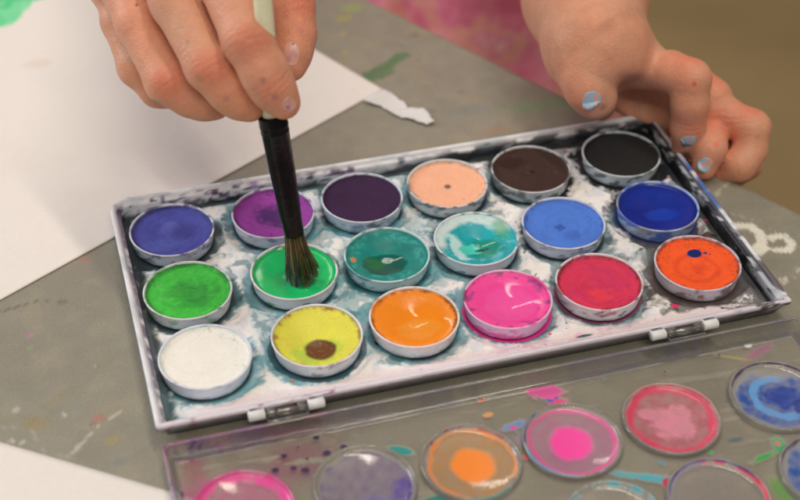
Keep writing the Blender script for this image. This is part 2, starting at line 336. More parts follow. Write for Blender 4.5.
PANS = [
 ('violet', 0, 0, 'round white pan of blue-violet paint at the back left corner of the tin', (205, 205, 210), [((70, 62, 110), .36), ((60, 90, 88), .33)]),
 ('purple', 1, 0, 'round pan of magenta-purple paint with a dark blot, partly behind the brush', (206, 205, 210), [((110, 80, 130), .4), ((60, 60, 70), .34)]),
 ('plum', 2, 0, 'round pan of very dark plum paint between the magenta-purple pan and the peach pan', (205, 208, 214), [((110, 120, 140), .38), ((70, 60, 85), .3)]),
 ('peach', 3, 0, 'round pan of peach skin-tone paint with a tiny dark hole in its middle', (208, 206, 204), [((80, 88, 96), .42), ((60, 60, 90), .34)]),
 ('brown', 4, 0, 'round pan of dark brown paint between the peach pan and the black pan', (204, 204, 202), [((50, 50, 50), .44), ((110, 115, 110), .4)]),
 ('black', 5, 0, 'round pan of matte black paint at the back right corner beside the hand', (196, 200, 200), [((60, 66, 66), .47), ((120, 140, 135), .4)]),
 ('green', 0, 1, 'round pan of scratched leaf-green paint at the left wall of the tin', W, [((110, 170, 120), .38), ((60, 70, 70), .3)]),
 ('bright_green', 1, 1, 'round pan of wet emerald-green paint with the brush dipped in it', W, [((40, 160, 100), .32), ((60, 95, 95), .36)]),
 ('teal', 2, 1, 'round pan of deep teal paint with a dark puddle in its hollow', (196, 210, 208), [((50, 130, 130), .4), ((70, 90, 90), .3)]),
 ('turquoise', 3, 1, 'round pan worn hollow with streaky turquoise paint and a bare white inner wall', (214, 216, 214), [((60, 150, 160), .36), ((110, 100, 100), .3)]),
 ('blue', 4, 1, 'round pan of flat cornflower-blue paint with a small darker square in it', (206, 206, 214), [((90, 90, 100), .4), ((70, 110, 190), .3)]),
 ('dark_blue', 5, 1, 'round pan of glossy dark ultramarine paint at the right wall of the tin', (170, 186, 214), [((40, 80, 180), .46), ((150, 150, 150), .4)]),
 ('white', 0, 2, 'round pan of clean white paint at the front left corner of the tin', (222, 216, 222), [((150, 180, 178), .33), ((110, 120, 125), .26)]),
 ('yellow', 1, 2, 'round pan of yellow paint with a brown puddle in its hollow', W, [((130, 130, 125), .36), ((190, 120, 60), .26)]),
 ('orange', 2, 2, 'round pan of light orange paint between the yellow pan and the pink pan', W, [((235, 130, 50), .34), ((150, 140, 140), .3)]),
 ('pink', 3, 2, 'round pan of hot pink paint with pink smeared round its foot', (226, 180, 205), [((230, 60, 150), .45), ((80, 60, 80), .34)]),
 ('red', 4, 2, 'round pan of crimson red paint between the pink pan and the orange-red pan', (220, 205, 206), [((150, 60, 70), .42), ((90, 80, 84), .34)]),
 ('vermilion', 5, 2, 'round pan of orange-red paint with a dark blue drop on it', (205, 190, 196), [((110, 90, 96), .44), ((150, 55, 45), .34)])]
for p in PANS: make_pan(*p)

# ------------------------------------------------------------------ the paint tin: tray, floor insert, hinges, clear lid
X0, X1, Y0, Y1 = -1.98, 19.40, -9.42, 2.24
def rrect(x0, x1, y0, y1, rf, rb, seg=10, dens=.15):
    """outline with rounded back corners (rb) and front corners (rf), fixed point count, ccw from front left"""
    pts = []
    def side(a, b, n): return [(a[0]+(b[0]-a[0])*t/n, a[1]+(b[1]-a[1])*t/n) for t in range(1, n)]
    def arc(cx, cy, r, a0): return [(cx+r*math.cos(a0+k/seg*math.pi/2), cy+r*math.sin(a0+k/seg*math.pi/2)) for k in range(seg+1)]
    A = arc(x0+rf, y0+rf, rf, math.pi); B = arc(x1-rf, y0+rf, rf, 1.5*math.pi); C = arc(x1-rb, y1-rb, rb, 0); D = arc(x0+rb, y1-rb, rb, math.pi/2)
    nx, ny = 150, 80
    return np.array(A+side(A[-1], B[0], nx)+B+side(B[-1], C[0], ny)+C+side(C[-1], D[0], nx)+D+side(D[-1], A[0], ny))
def sweep(prof, rf, rb, x0, x1, y0, y1):
    R = [np.column_stack([rrect(x0-o, x1+o, y0-o, y1+o, max(rf+o, .02), max(rb+o, .02)), np.full(len(rrect(0, 9, 0, 9, .1, .1)), z)]) for o, z in prof]
    return np.array(R)                      # rings x points x 3
def stain_noise(a, b, f, s): return fbm(a, b, f, 5, s)
box_root = empty('paint_box', (8.7, -9.0, ZT))
BO = np.array([8.7, -9.0, ZT])
tag(box_root, 'open white watercolour tin with grimy inside and clear lid hinged open at its front', 'paint box')
prof = [(-1.1, -.83), (-.7, -.83), (-.5, -.80), (-.36, -.70), (-.30, -.52), (-.17, -.26), (-.06, -.14), (-.01, -.07), (0, 0), (-.02, .045), (-.06, .07), (-.11, .07), (-.16, .05), (-.19, .01), (-.21, -.04), (-.25, -.08), (-.32, -.09), (-.345, -.13), (-.355, -.2), (-.362, -.28), (-.37, -.36), (-.375, -.45), (-.38, -.52), (-.39, -.62)]
G = sweep(prof, .14, .75, X0, X1, Y0, Y1)
gx, gy, gz = G[..., 0], G[..., 1], G[..., 2]
c = np.ones((*gx.shape, 3))*ph(222, 217, 216)
per = np.broadcast_to(np.arange(G.shape[1])*.15, gx.shape)
back = ss(1.2, 1.8, gy); right = ss(18.7, 19.0, gx); left = ss(-1.4, -1.6, gx); inner = ss(-.0, -.1, gz)*(np.arange(len(prof))[:, None] > 12)
n = stain_noise(gx+gy*.6, gz*3+gy*.3, 1.2, 41); n2 = stain_noise(gx*1.1+gy, gz*4, 3.2, 42)
c = mixc(c, ph(165, 172, 178), ss(.5, .62, n)*.5)
c = mixc(c, ph(60, 45, 80), ss(.62, .66, n2)*(inner+.35)*back*ss(9, 5, gx)*.9)
c = mixc(c, ph(28, 30, 32), np.clip(ss(.46, .56, n+.1*n2+.04*ss(12, 18, gx))*inner*back*ss(8.5, 12, gx), 0, 1)*.9)
c = mixc(c, ph(90, 60, 105), ss(.58, .62, stain_noise(gx, gz*2+gy, 2.1, 47))*back*ss(8, 4, gx)*inner*.8)
c = mixc(c, ph(28, 29, 34), inner*right*np.clip(ss(.34, .46, n2)+.45*ss(-.25, -.4, gz), 0, 1)*ss(-9.0, -7.8, gy)*.96)
c = mixc(c, ph(36, 84, 160), right*ss(.30, .42, fbm(gy, gz*2+gx, 1.3, 3, 50))*ss(-5.0, -3.8, gy)*ss(-.6, -1.6, gy)*(.15+.75*ss(-.2, -.02, gz)))
c = mixc(c, ph(60, 32, 42), right*ss(.5, .58, fbm(gy, gz*3, 1.6, 4, 51))*ss(-4.6, -6, gy)*.85)
c = mixc(c, ph(190, 190, 196), right*inner*ss(.56, .64, fbm(gy, gz*3, 1.1, 4, 53))*.6)
c = mixc(c, ph(70, 60, 95), left*inner*ss(.40, .56, n2)*.85)
ring_i = np.arange(len(prof))[:, None]
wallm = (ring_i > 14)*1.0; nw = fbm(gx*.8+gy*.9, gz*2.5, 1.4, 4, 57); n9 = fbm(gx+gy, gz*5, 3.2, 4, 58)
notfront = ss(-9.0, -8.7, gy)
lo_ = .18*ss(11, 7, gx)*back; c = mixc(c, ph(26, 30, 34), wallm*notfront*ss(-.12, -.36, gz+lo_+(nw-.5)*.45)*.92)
for bx, br, bc in ((306, .16, (48, 20, 56)), (330, .34, (70, 30, 84)), (345, .2, (90, 40, 100)), (212, .13, (90, 24, 90)), (160, .12, (50, 50, 110)), (250, .25, (150, 110, 160)), (395, .15, (70, 90, 100)), (480, .3, (80, 90, 96))):
    q = P(bx, 190-(bx-160)*.17, -.15); c = mixc(c, ph(*bc), back*(1-ss(.7, 1.1, np.hypot((gx-q[0])/br, (gz+.14)/.13)+(n9-.5)*1.2))*.9)
c = mixc(c, ph(30, 30, 34), (ring_i > 12)*right*ss(.30, .40, n9+.05)*ss(-9.0, -8.0, gy)*.93)
c = mixc(c, ph(196, 196, 200), wallm*right*ss(.56, .62, fbm(gy, gz*4, .9, 4, 59))*ss(-.5, -.3, gz)*.8)
front = ss(-9.0, -9.2, gy)
c = mixc(c, ph(218, 200, 206), front*.6); c = mixc(c, ph(140, 40, 90), front*ss(.66, .70, n2)*ss(8, 3, gx)*.8); c = mixc(c, ph(60, 40, 45), front*ss(.50, .56, n2)*ss(17.0, 18.0, gx)*.9)
c = mixc(c, ph(60, 58, 55), ss(-.3, -.5, gz)*(np.arange(len(prof))[:, None] < 6)*.85)
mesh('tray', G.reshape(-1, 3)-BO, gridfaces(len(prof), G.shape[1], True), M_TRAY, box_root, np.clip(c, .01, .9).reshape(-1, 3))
# base plate closing the tin underneath
b0 = rrect(X0+1.1, X1-1.1, Y0+1.1, Y1-1.1, .02, .02); bv = np.column_stack([b0, np.full(len(b0), -.83)])
# floor insert with raised pads between the pans
nx, ny = 640, 345
gx, gy = np.meshgrid(np.linspace(X0+.385, X1-.385, nx), np.linspace(Y0+.2, Y1-.385, ny))
dm = np.full(gx.shape, 9.); who = np.zeros(gx.shape, int)
for i in range(6):
    for j in range(3):
        d = np.hypot(gx-PX[i], gy-PY[j])-1.40
        who = np.where(d < dm, i*3+j, who); dm = np.minimum(dm, d)
wob = fbm(gx, gy, 1.6, 3, 61)-.5; edge = np.minimum(np.minimum(gx-X0-.39, X1-.39-gx), np.minimum(Y1-.39-gy, 9))
pad = ss(.20, .58, dm+wob*.35)*ss(.1, .4, edge)*(.8+.4*fbm(gx, gy, 1.3, 2, 68))
z = -.60+.17*pad-.05*ss(.05, -.2, dm)+pad*(.05*(fbm(gx, gy, 2.6, 3, 62)-.5)+.03*(fbm(gx, gy, 9, 2, 69)-.5))
fr = ss(-8.45, -9.2, gy); z = z*(1-fr)+(-.13+.0*z)*fr
z = np.where(dm < -.02, np.minimum(z, -.60), z)
nA = fbm(gx, gy, .9, 4, 63); nB = fbm(gx, gy, 3.0, 5, 64); nC = fbm(gx, gy, 9, 4, 65); nD = fbm(gx+.3*nB, gy+.3*nA, 1.7, 5, 66)
clean = np.ones((*gx.shape, 3))*ph(238, 229, 220)
clean = mixc(clean, ph(176, 205, 210), ss(.46, .60, nD)*.45*ss(13.5, 8, gx))          # watery teal wash
clean = mixc(clean, ph(202, 204, 214), ss(.5, .66, fbm(gx, gy, 2.4, 4, 71))*.5)
dirt_shade = np.ones((*gx.shape, 3))*ph(56, 84, 92)
dirt_shade = mixc(dirt_shade, ph(150, 168, 170), ss(.02, .26, dm+(nB-.5)*.4)*.9)
dirt_shade = mixc(dirt_shade, ph(120, 178, 182), ss(.45, .58, fbm(gx, gy, .8, 3, 77))*ss(12, 8, gx)*.6)
dirt_shade = mixc(dirt_shade, ph(44, 88, 92), ss(.54, .66, nD)*.5)
dirt_shade = mixc(dirt_shade, ph(34, 40, 44), ss(2.6, .6, gx+(nA-.5)*3)*ss(-6.5, -3, gy)*.85)
dirt_shade = mixc(dirt_shade, ph(26, 34, 38), ss(.16, .02, dm)*.75)  # contact shade beside each pan, painted into the grime colour
dirt_shade = mixc(dirt_shade, ph(44, 62, 68), ss(.56, .66, nC*.3+nD*.7)*.5)
dirt_shade = mixc(dirt_shade, ph(34, 34, 36), ss(12.0, 14.5, gx+gy*.7+(nA-.5)*3))                 # black grime at the back right
dirt_shade = mixc(dirt_shade, ph(84, 66, 60), ss(14.6, 16.0, gx-(gy+6)*.35+(nA-.5)*2)*ss(-3.2, -4.8, gy)*.85)
extra_dirt = ss(15.0, 16.2, gx+(nB-.5)*2)*ss(-4.4, -5.2, gy)*ss(.35, .5, nB+.1*nC)*.9+ss(1.0, .4, np.abs(gy-.9)+(nA-.5)*2)*ss(14.5, 16.5, gx)*ss(.40, .5, nB)*.8
dirt_shade = mixc(dirt_shade, ph(66, 55, 62), ss(1.2, -.3, gy*-1.0+gx*0+.6)*0)
mask = ss(.44, .24, dm+(nB-.5)*.55+(nC-.5)*.14+(nA-.5)*.75+(fbm(gx, gy, 1.1, 2, 74)-.5)*.5)                  # where grime and painted contact shade sit: round every pan
mask = np.clip(mask+ss(.58, .66, nD)*.6+extra_dirt, 0, 1)
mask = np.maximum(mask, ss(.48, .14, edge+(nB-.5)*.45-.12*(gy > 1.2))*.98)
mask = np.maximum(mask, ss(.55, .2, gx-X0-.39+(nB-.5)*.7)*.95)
dirt_shade = mixc(dirt_shade, ph(38, 48, 54), ss(.5, .15, edge)*.75)                            # along the walls
frontclean = ss(-8.25, -8.5, gy+(nB-.5)*.5)*ss(-1.3, -.2, gx+(nB-.5)*1.2)*ss(18.2, 17.2, gx+(nC-.5)*2.4+(nB-.5)*2)
clean = mixc(clean, ph(232, 212, 208), frontclean*.9)
clean = mixc(clean, ph(222, 160, 178), frontclean*ss(.45, .66, nB)*ss(8.2, 10, gx)*ss(15, 13, gx)*.6)
mask = mask*(1-frontclean*.97)
c = clean*(1-mask[..., None])+dirt_shade*mask[..., None]
tealm = ss(1.5, 3, gx)*ss(9.6, 8, gx)*ss(.5, -1, gy)*ss(-8.2, -7.2, gy); c = mixc(c, ph(90, 150, 158), tealm*ss(.42, .56, fbm(gx, gy, 2.2, 4, 72))*.55)
for i, j, cc, w, k in ((3, 2, (226, 44, 140), .08, .95), (4, 2, (205, 70, 120), .06, .35), (5, 1, (36, 60, 140), .08, .5), (1, 2, (30, 62, 72), .2, .8), (0, 1, (50, 60, 60), .14, .6), (2, 1, (22, 92, 94), .14, .6)):
    d = np.hypot(gx-PX[i], gy-PY[j])-1.44; c = mixc(c, ph(*cc), (1-ss(w*.7, w, np.abs(d)+(nB-.5)*w*.8))*k)
sp = fbm(gx, gy, 5, 2, 80); c = mixc(c, ph(210, 40, 90), ss(.86, .88, sp)*ss(9, 11, gx)*.9); c = mixc(c, ph(60, 50, 90), ss(.86, .88, fbm(gx, gy, 4, 2, 81))*.7)
for px, py, rx, ry, cc in ((585, 337, .3, .14, (24, 92, 96)), (675, 304, .16, .11, (222, 46, 96)), (287, 423-10, .0, .0, (0, 0, 0)), (292, 377, .11, .09, (190, 110, 60)), (195, 258, .14, .12, (200, 196, 190))):
    if rx:
        q = P(px, py, -.35); c = mixc(c, ph(*cc), 1-ss(.8, 1.1, np.hypot((gx-q[0])/rx, (gy-q[1])/ry)+(nC-.5)*.6))
rg = .62-.25*mask*(nA > .5)+.1*(nB-.5)
zz = z+BO[2]*0
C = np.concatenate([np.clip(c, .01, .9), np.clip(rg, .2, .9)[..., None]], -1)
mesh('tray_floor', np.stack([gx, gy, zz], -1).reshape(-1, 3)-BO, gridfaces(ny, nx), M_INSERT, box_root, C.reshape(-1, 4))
M_BASE = solid('tin_base', ph(150, 148, 145), .5)
bb = MB(); bb.box((8.71, -3.59, -.8), (19.1, 9.3, .05)); bb.V = [bb.V[0]-BO]; bb.build('tray_base', M_BASE, box_root, False)

# clear lid (opened flat in front of the tin, inside up)
LX0, LX1, LY1, LY0 = -1.93, 19.42, -9.86, -21.6
lid_prof = [(-.36, -.838), (-.06, -.835), (-.015, -.82), (0, -.77), (0, -.26), (-.012, -.215), (-.045, -.20), (-.09, -.20), (-.125, -.215), (-.135, -.26), (-.14, -.50), (-.15, -.58), (-.175, -.64), (-.215, -.685), (-.265, -.71), (-.32, -.718), (-.36, -.72), (-.36, -.838)]
Gl = sweep(lid_prof, .25, .3, LX0, LX1, LY0, LY1)
gx, gy, gz = Gl[..., 0], Gl[..., 1], Gl[..., 2]
al = np.full(gx.shape, .05); c = np.ones((*gx.shape, 3))*ph(205, 198, 190)
n = fbm(gx*1.2+gz*5, gy*1.2, 1.0, 4, 91); n2 = fbm(gx*3, gy*3+gz*6, 1.6, 4, 92)
c = mixc(c, ph(196, 130, 160), ss(-9.6, -10.1, -gy*-1)*0+ss(.42, .56, n)*ss(7, 2, gx)); al += .16*ss(.42, .56, n)*ss(7, 2, gx)*(gz > -.7)
vv = ss(.46, .58, fbm(gx, gy, 1.1, 3, 95)); c = mixc(c, ph(120, 110, 150), vv*.6); al += .10*vv
mk = ss(.62, .65, n2)*ss(1.0, -1.5, gx); c = mixc(c, ph(60, 50, 110), mk); al += .7*mk
rim = ss(-.26, -.2, gz); al += rim*.16
mk = ss(-1.2, -1.9, gx)*ss(-12.0, -12.3, gy); c = mixc(c, ph(235, 160, 110), mk*.7); al += mk*.3
lid = mesh('lid', Gl.reshape(-1, 3)-BO, gridfaces(len(lid_prof), Gl.shape[1], True), M_SOLIDCLEAR, box_root, np.concatenate([np.clip(c, 0, .9), np.clip(al, 0, .95)[..., None]], -1).reshape(-1, 4))
lid['label'] = 'clear plastic lid smeared with paint, opened flat on the table'
# lid floor sheet
nx, ny = 560, 300
gx, gy = np.meshgrid(np.linspace(LX0+.31, LX1-.31, nx), np.linspace(LY0+.31, LY1-.31, ny))
LWX = PX; LWY = [-12.70, -16.02, -19.35]
nA = fbm(gx, gy, .7, 4, 101); nB = fbm(gx, gy, 2.6, 5, 102); nC = fbm(gx, gy, 8, 3, 103)
a = .14+.05*ss(.4, .65, nA)+.02*(nB-.5)+.10*ss(.60, .72, fbm(gx*.35+gy*.5, gy*2.2, 1.2, 4, 104)); c = np.ones((*gx.shape, 3))*ph(218, 204, 182)
def spot(px, py, rx, ry, cc, cover, soft=.2, wobb=.5, ang=0, zz=-.74):
    soft = min(.9, soft+.15); cover = cover*.93; wobb = wobb*1.3
    global a, c
    q = P(px, py, zz); dx, dy = gx-q[0], gy-q[1]; ca, sa = math.cos(ang), math.sin(ang)
    d = np.hypot((dx*ca+dy*sa)/rx, (-dx*sa+dy*ca)/ry)+(nB-.5)*wobb+(nC-.5)*wobb*.5
    m = 1-ss(1-soft, 1+soft, d); c = mixc(c, ph(*cc), np.clip(m*1.0, 0, 1)*(cover > a)); a = a*(1-m)+np.maximum(a, cover)*m
spot(285, 440, 1.7, 1.0, (170, 140, 160), .16, .7); spot(192, 455, .35, 1.6, (230, 120, 150), .22, .6)
spot(300, 462, 1.2, .8, (190, 110, 140), .24, .5)
for x, y, r in ((316, 438, .12), (327, 453, .15), (344, 447, .14), (284, 456, .11), (294, 468, .11), (305, 470, .15), (275, 470, .12), (307, 459, .07), (298, 447, .05), (640, 395, .06), (665, 372, .06), (719, 355, .05)):
    spot(x, y, r, r*.9, (46, 36, 70), .93, .15, .4)
spot(401, 451, .42, .17, (20, 140, 132), .92, .12, .5, -.5); spot(478, 393, .16, .2, (240, 120, 40), .9); spot(488, 415, .14, .1, (238, 150, 80), .85); spot(481, 399, .12, .14, (236, 110, 40), .85); 
spot(545, 392, .55, .32, (232, 90, 160), .92, .15, .9, -.3); spot(560, 402, .3, .22, (236, 70, 140), .9, .3, .9); spot(553, 399, .2, .2, (60, 110, 180), .8, .2, .9); spot(538, 384, .3, .06, (90, 80, 170), .8, .3, .9)
spot(516, 425, .45, .14, (120, 150, 200), .7, .3, .9, .2); spot(513, 428, .1, .08, (235, 60, 140), .9); spot(527, 457, .12, .1, (225, 60, 70), .9); spot(528, 440, .4, .3, (190, 160, 190), .4, .4)
spot(706, 345, .16, .14, (235, 70, 120), .92, .1, .2); spot(758, 352, .7, .2, (200, 130, 160), .55, .4, .8, .3); spot(748, 345, .12, .14, (235, 235, 235), .9, .2)
spot(735, 358, .5, .06, (200, 195, 100), .5, .4, .9, -.5); spot(765, 457, .45, .12, (60, 170, 80), .8, .3, .9, .2); spot(783, 448, .3, .35, (70, 180, 120), .75, .3, 1.0, .2); spot(778, 444, .09, .1, (225, 110, 120), .95, .15, .2)
spot(710, 452, .1, .1, (70, 190, 100), .7); spot(668, 484, .16, .3, (215, 50, 90), .75, .2, .8); spot(650, 478, 1.2, .14, (80, 180, 190), .75, .3, .6, -.45); spot(785, 490, .5, .6, (120, 180, 90), .5, .4, .8)
spot(205, 495, 1.6, .6, (225, 120, 160), .4, .5, .9); spot(450, 497, .9, .18, (20, 120, 110), .85, .2, .6)
spot(597, 447, .3, .4, (160, 150, 190), .35, .5); spot(735, 440, .3, .1, (90, 110, 130), .4, .5)
ll = ss(.88, .90, fbm(gx, gy, 3.5, 2, 111)); c = mixc(c, ph(90, 170, 190), ll); a = np.maximum(a, ll*.5)
scr = ss(.012, .0, np.abs(np.sin(gx*.9+gy*2.3+nA*6)*.5)+(nB < .55)*1.0); a = np.maximum(a, scr*.22)
hole = np.zeros(gx.shape, bool)
V = np.stack([gx, gy, np.full(gx.shape, -.735)+.004*(nA-.5)], -1).reshape(-1, 3)-BO
ff = gridfaces(ny, nx); cen = np.stack([gx, gy], -1).reshape(-1, 2)[ff].mean(1)
keep = np.ones(len(ff), bool)
for i in range(6):
    for j in range(3): keep &= np.hypot(cen[:, 0]-LWX[i], cen[:, 1]-LWY[j]) > 1.56
mesh('lid_floor', V, ff[keep], M_CLEAR, lid, np.concatenate([np.clip(c, 0, .9), np.clip(a, 0, .97)[..., None]], -1).reshape(-1, 4))
# mixing wells
WP = [(1.58, -.73), (1.57, -.70), (1.56, -.64), (1.55, -.58), (1.535, -.555), (1.50, -.545), (1.465, -.555), (1.45, -.58), (1.435, -.62), (1.40, -.66), (1.34, -.685), (1.28, -.70)]
def well(i, j, kind):
    r_in = np.linspace(1.24, .01, 34); prof = WP+[(r, -.70-.10*(1-(r/1.28)**2)) for r in r_in]
    prof = np.array(prof); na = 150; th = np.arange(na)*TAU/na
    x = prof[:, 0][:, None]*np.cos(th)/1.42; y = prof[:, 0][:, None]*np.sin(th)/1.42; z = np.repeat(prof[:, 1][:, None], na, 1)
    r = np.hypot(x, y); s = 200+i*5+j*17; n1 = fbm(x, y, 2.0, 4, s); n2 = fbm(x, y, 6, 4, s+1); ta = np.arctan2(y, x)
    ringm = ss(.80, .93, r)*ss(1.16, 1.03, r)
    a = .10+.10*ringm; c = np.ones((*x.shape, 3))*ph(236, 226, 212)
    gxy = (x, y); wx = fbm(x, y, 1.5, 3, s+5)-.5; wy = fbm(x, y, 1.5, 3, s+6)-.5; ins = ss(1.0, .8, r); x = x+(.16*ins+.04)*wx; y = y+(.16*ins+.04)*wy; r = np.hypot(x, y); ta = np.arctan2(y, x)
    def put(col_, m, cov):
        nonlocal a, c
        m = np.clip(m*(.78+.5*(n2-.3)), 0, 1); c = mixc(c, ph(*col_), m); a = a*(1-m)+np.maximum(a, cov)*m
    if kind == 'pink0':
        put((226, 90, 150), ss(.40, .5, n1+.1)*.9, .45); put((236, 66, 150), ss(.78, .9, r+(n2-.5)*.2)*ss(1.08, 1.0, r)*ss(-1.0, .1, y+.5), .85); put((180, 150, 150), blob(x, y, .1, -.2, .45, .35, .3, s), .5)
    elif kind == 'purple':
        put((140, 118, 150), ss(1.0, .85, r), .48); put((92, 70, 150), blob(x, y, .75, -.35, .25, .55, .4, s, .5)*(r < 1), .72); put((120, 105, 190), blob(x, y, 0, -.45, .35, .25, .5, s), .6)
        put((60, 44, 110), ss(.06, .0, np.abs(r-.93+(n1-.5)*.1))*ss(-.2, .4, np.abs(ta-.2)+.1)*.9*(n2 > .42), .85)
    elif kind == 'orange':
        put((226, 160, 90), ss(1.0, .9, r), .42); put((242, 128, 34), (1-ss(.36, .56, np.hypot(x-.02, (y+.03))+(n1-.5)*.08))*1.2, .96)
        put((240, 130, 50), ss(.05, .02, np.abs(r-.93+(n1-.5)*.12))*(np.abs(ta+1.3) > .6), .85); put((150, 60, 70), ss(.03, .01, np.abs(r-1.0))*ss(.2, .5, y)*(n2 > .45), .85)
        put((20, 120, 112), ss(.05, .02, np.abs(r-1.05))*(np.abs(ta+1.55) < .5), .9)
    elif kind == 'pink':
        put((210, 130, 165), ss(1.0, .9, r), .45); put((240, 66, 150), (1-ss(.36, .58, np.hypot(x, y)+(n1-.5)*.08))*1.2, .96); put((232, 80, 150), ss(.08, .03, np.abs(r-.93+(n1-.5)*.06)), .78); put((60, 130, 190), ss(.05, .02, np.abs(r-1.05))*ss(0, -.5, y+x*.4)*ss(.4, .5, n1), .85)
        put((60, 50, 120), ss(.04, .02, np.abs(r-1.05))*(np.abs(ta-2.5) < .5), .8)
    elif kind == 'red':
        put((196, 100, 112), ss(1.02, .94, r), .68); put((226, 140, 156), blob(x, y, .05, -.05, .55, .45, .35, s, .6), .85); put((226, 140, 156), blob(x, y, -.4, .3, .25, .18, .3, s+3, .5), .8); put((218, 60, 96), ss(.13, .05, np.abs(r-.93+(n1-.5)*.14)), .88)
    elif kind == 'blue':
        put((40, 84, 160), ss(1.0, .86, r+(n1-.5)*.15)*ss(1.3, .2, y+.2*x+(n1-.5)), .85); put((104, 160, 214), ss(.13, .05, np.abs(np.hypot(x-.1, y+.0)-.58+(n1-.5)*.3))*ss(.5, .1, x), .92); put((30, 60, 150), blob(x, y, .15, .05, .42, .35, .2, s, .4), .9); put((24, 46, 130), blob(x, y, .5, -.35, .3, .25, .1, s, .15), .97); put((60, 36, 80), ss(.04, .02, np.abs(r-1.02))*ss(.3, .6, y), .85)
    elif kind == 'aqua':
        put((90, 180, 190), ss(.08, .03, np.abs(r-1.02+(n1-.5)*.1))*ss(.3, .5, n2), .75); put((200, 150, 140), ss(1, .8, r)*ss(.5, .6, n1), .35); put((225, 215, 190), blob(x, y, -.5, .3, .2, .15, .3, s), .7)
    elif kind == 'clearred':
        put((180, 165, 160), ss(1, .9, r), .25); put((160, 150, 200), ss(.05, .02, np.abs(r-.99+(n1-.5)*.05))*ss(.3, -.1, x), .7); put((215, 40, 70), ss(.06, .02, np.abs(r-1.0+(n1-.5)*.08))*ss(-.1, .2, x)*ss(.38, .44, n2), .9); put((80, 60, 130), ss(.03, .01, np.abs(r-1.03))*ss(.1, .5, y), .7)
    else:
        hue = [(60, 120, 180), (120, 180, 120), (210, 110, 130), (200, 190, 110)][(i*3+j) % 4]
        put(hue, ss(1, .9, r)*ss(.38, .55, n1), .5); put(hue, ss(.08, .03, np.abs(r-.95+(n1-.5)*.1))*ss(.4, .5, n2), .8)
    x, y = gxy
    o = mesh('mixing_well', np.stack([x*1.42+LWX[i], y*1.42+LWY[j], z], -1).reshape(-1, 3)-BO, gridfaces(len(prof), na, True), M_CLEAR, lid, np.concatenate([np.clip(c, 0, .9), np.clip(a, 0, .97)[..., None]], -1).reshape(-1, 4))
    return o
kinds = {(0, 0): 'pink0', (1, 0): 'purple', (2, 0): 'orange', (3, 0): 'pink', (4, 0): 'red', (5, 0): 'blue', (3, 1): 'aqua', (4, 1): 'clearred', (5, 1): 'blue'}
wl = {'pink0': 'mixing well smeared with pink', 'purple': 'mixing well with a dried purple wash', 'orange': 'mixing well with an orange puddle in the middle', 'pink': 'mixing well with a hot pink puddle in the middle', 'red': 'mixing well coated in rosy red paint', 'aqua': 'nearly clear mixing well with aqua on its rim', 'clearred': 'nearly clear mixing well with a red and lilac rim'}
for i in range(6):
    for j in range(3):
        k = kinds.get((i, j), 'x'); o = well(i, j, k)
        if k in wl: o['label'] = wl[k]
        elif (i, j) == (5, 0): o['label'] = 'mixing well full of blue paint streaks'
# hinges
M_WHITEP = solid('white_hinge_plastic', ph(224, 220, 214), .4, ns=200, namp=.05)
M_PIN = solid('hinge_steel', (.55, .54, .52), .25); M_PIN.node_tree.nodes['Principled BSDF'].inputs['Metallic'].default_value = 1
def lathe_x(prof, y, z, n=20):            # revolve round an x axis line; prof = (x, r)
    prof = np.asarray(prof, float); th = np.arange(n)*TAU/n
    V = np.stack([np.repeat(prof[:, 0][:, None], n, 1), y+prof[:, 1][:, None]*np.cos(th), z+prof[:, 1][:, None]*np.sin(th)], -1).reshape(-1, 3)
    return V, gridfaces(len(prof), n, True)
for hx in (2.05, 15.4):
    hy, hz = -9.58, -.10
    h = MB()
    for a, b in ((hx-1.25, hx-.72), (hx+.62, hx+1.15)):
        V, F = lathe_x([(a, .01), (a, .13), (a+.03, .165), (b-.03, .165), (b, .13), (b, .01)], hy, hz); h.add(V-BO, F)
        h.box(np.array([(a+b)/2, hy+.16, hz+.01])-BO, (b-a-.04, .3, .26), bev=.05)
    ho = h.build('hinge', M_WHITEP, box_root)
    p = MB(); V, F = lathe_x([(hx-.74, .01), (hx-.74, .035), (hx+.64, .035), (hx+.64, .01)], hy, hz); p.add(V-BO, F); p.build('hinge_pin', M_PIN, ho)
    k = MB()
    for a, b in ((hx-.66, hx-.40), (hx+.30, hx+.56)):
        V, F = lathe_x([(a, .06), (a, .15), (b, .15), (b, .06)], hy, hz); k.add(V-BO, F, (.6, .58, .55, .15))
    V, F = lathe_x([(hx-.40, .10), (hx-.40, .13), (hx+.30, .13), (hx+.30, .10)], hy-.02, hz-.05); k.add(V-BO, F, (.6, .58, .56, .12))
    k.box(np.array([hx-.05, hy-.20, hz-.06])-BO, (1.3, .22, .06), bev=.02, c=(.6, .58, .56, .12)); k.build('hinge_barrel', M_CLEAR, ho)

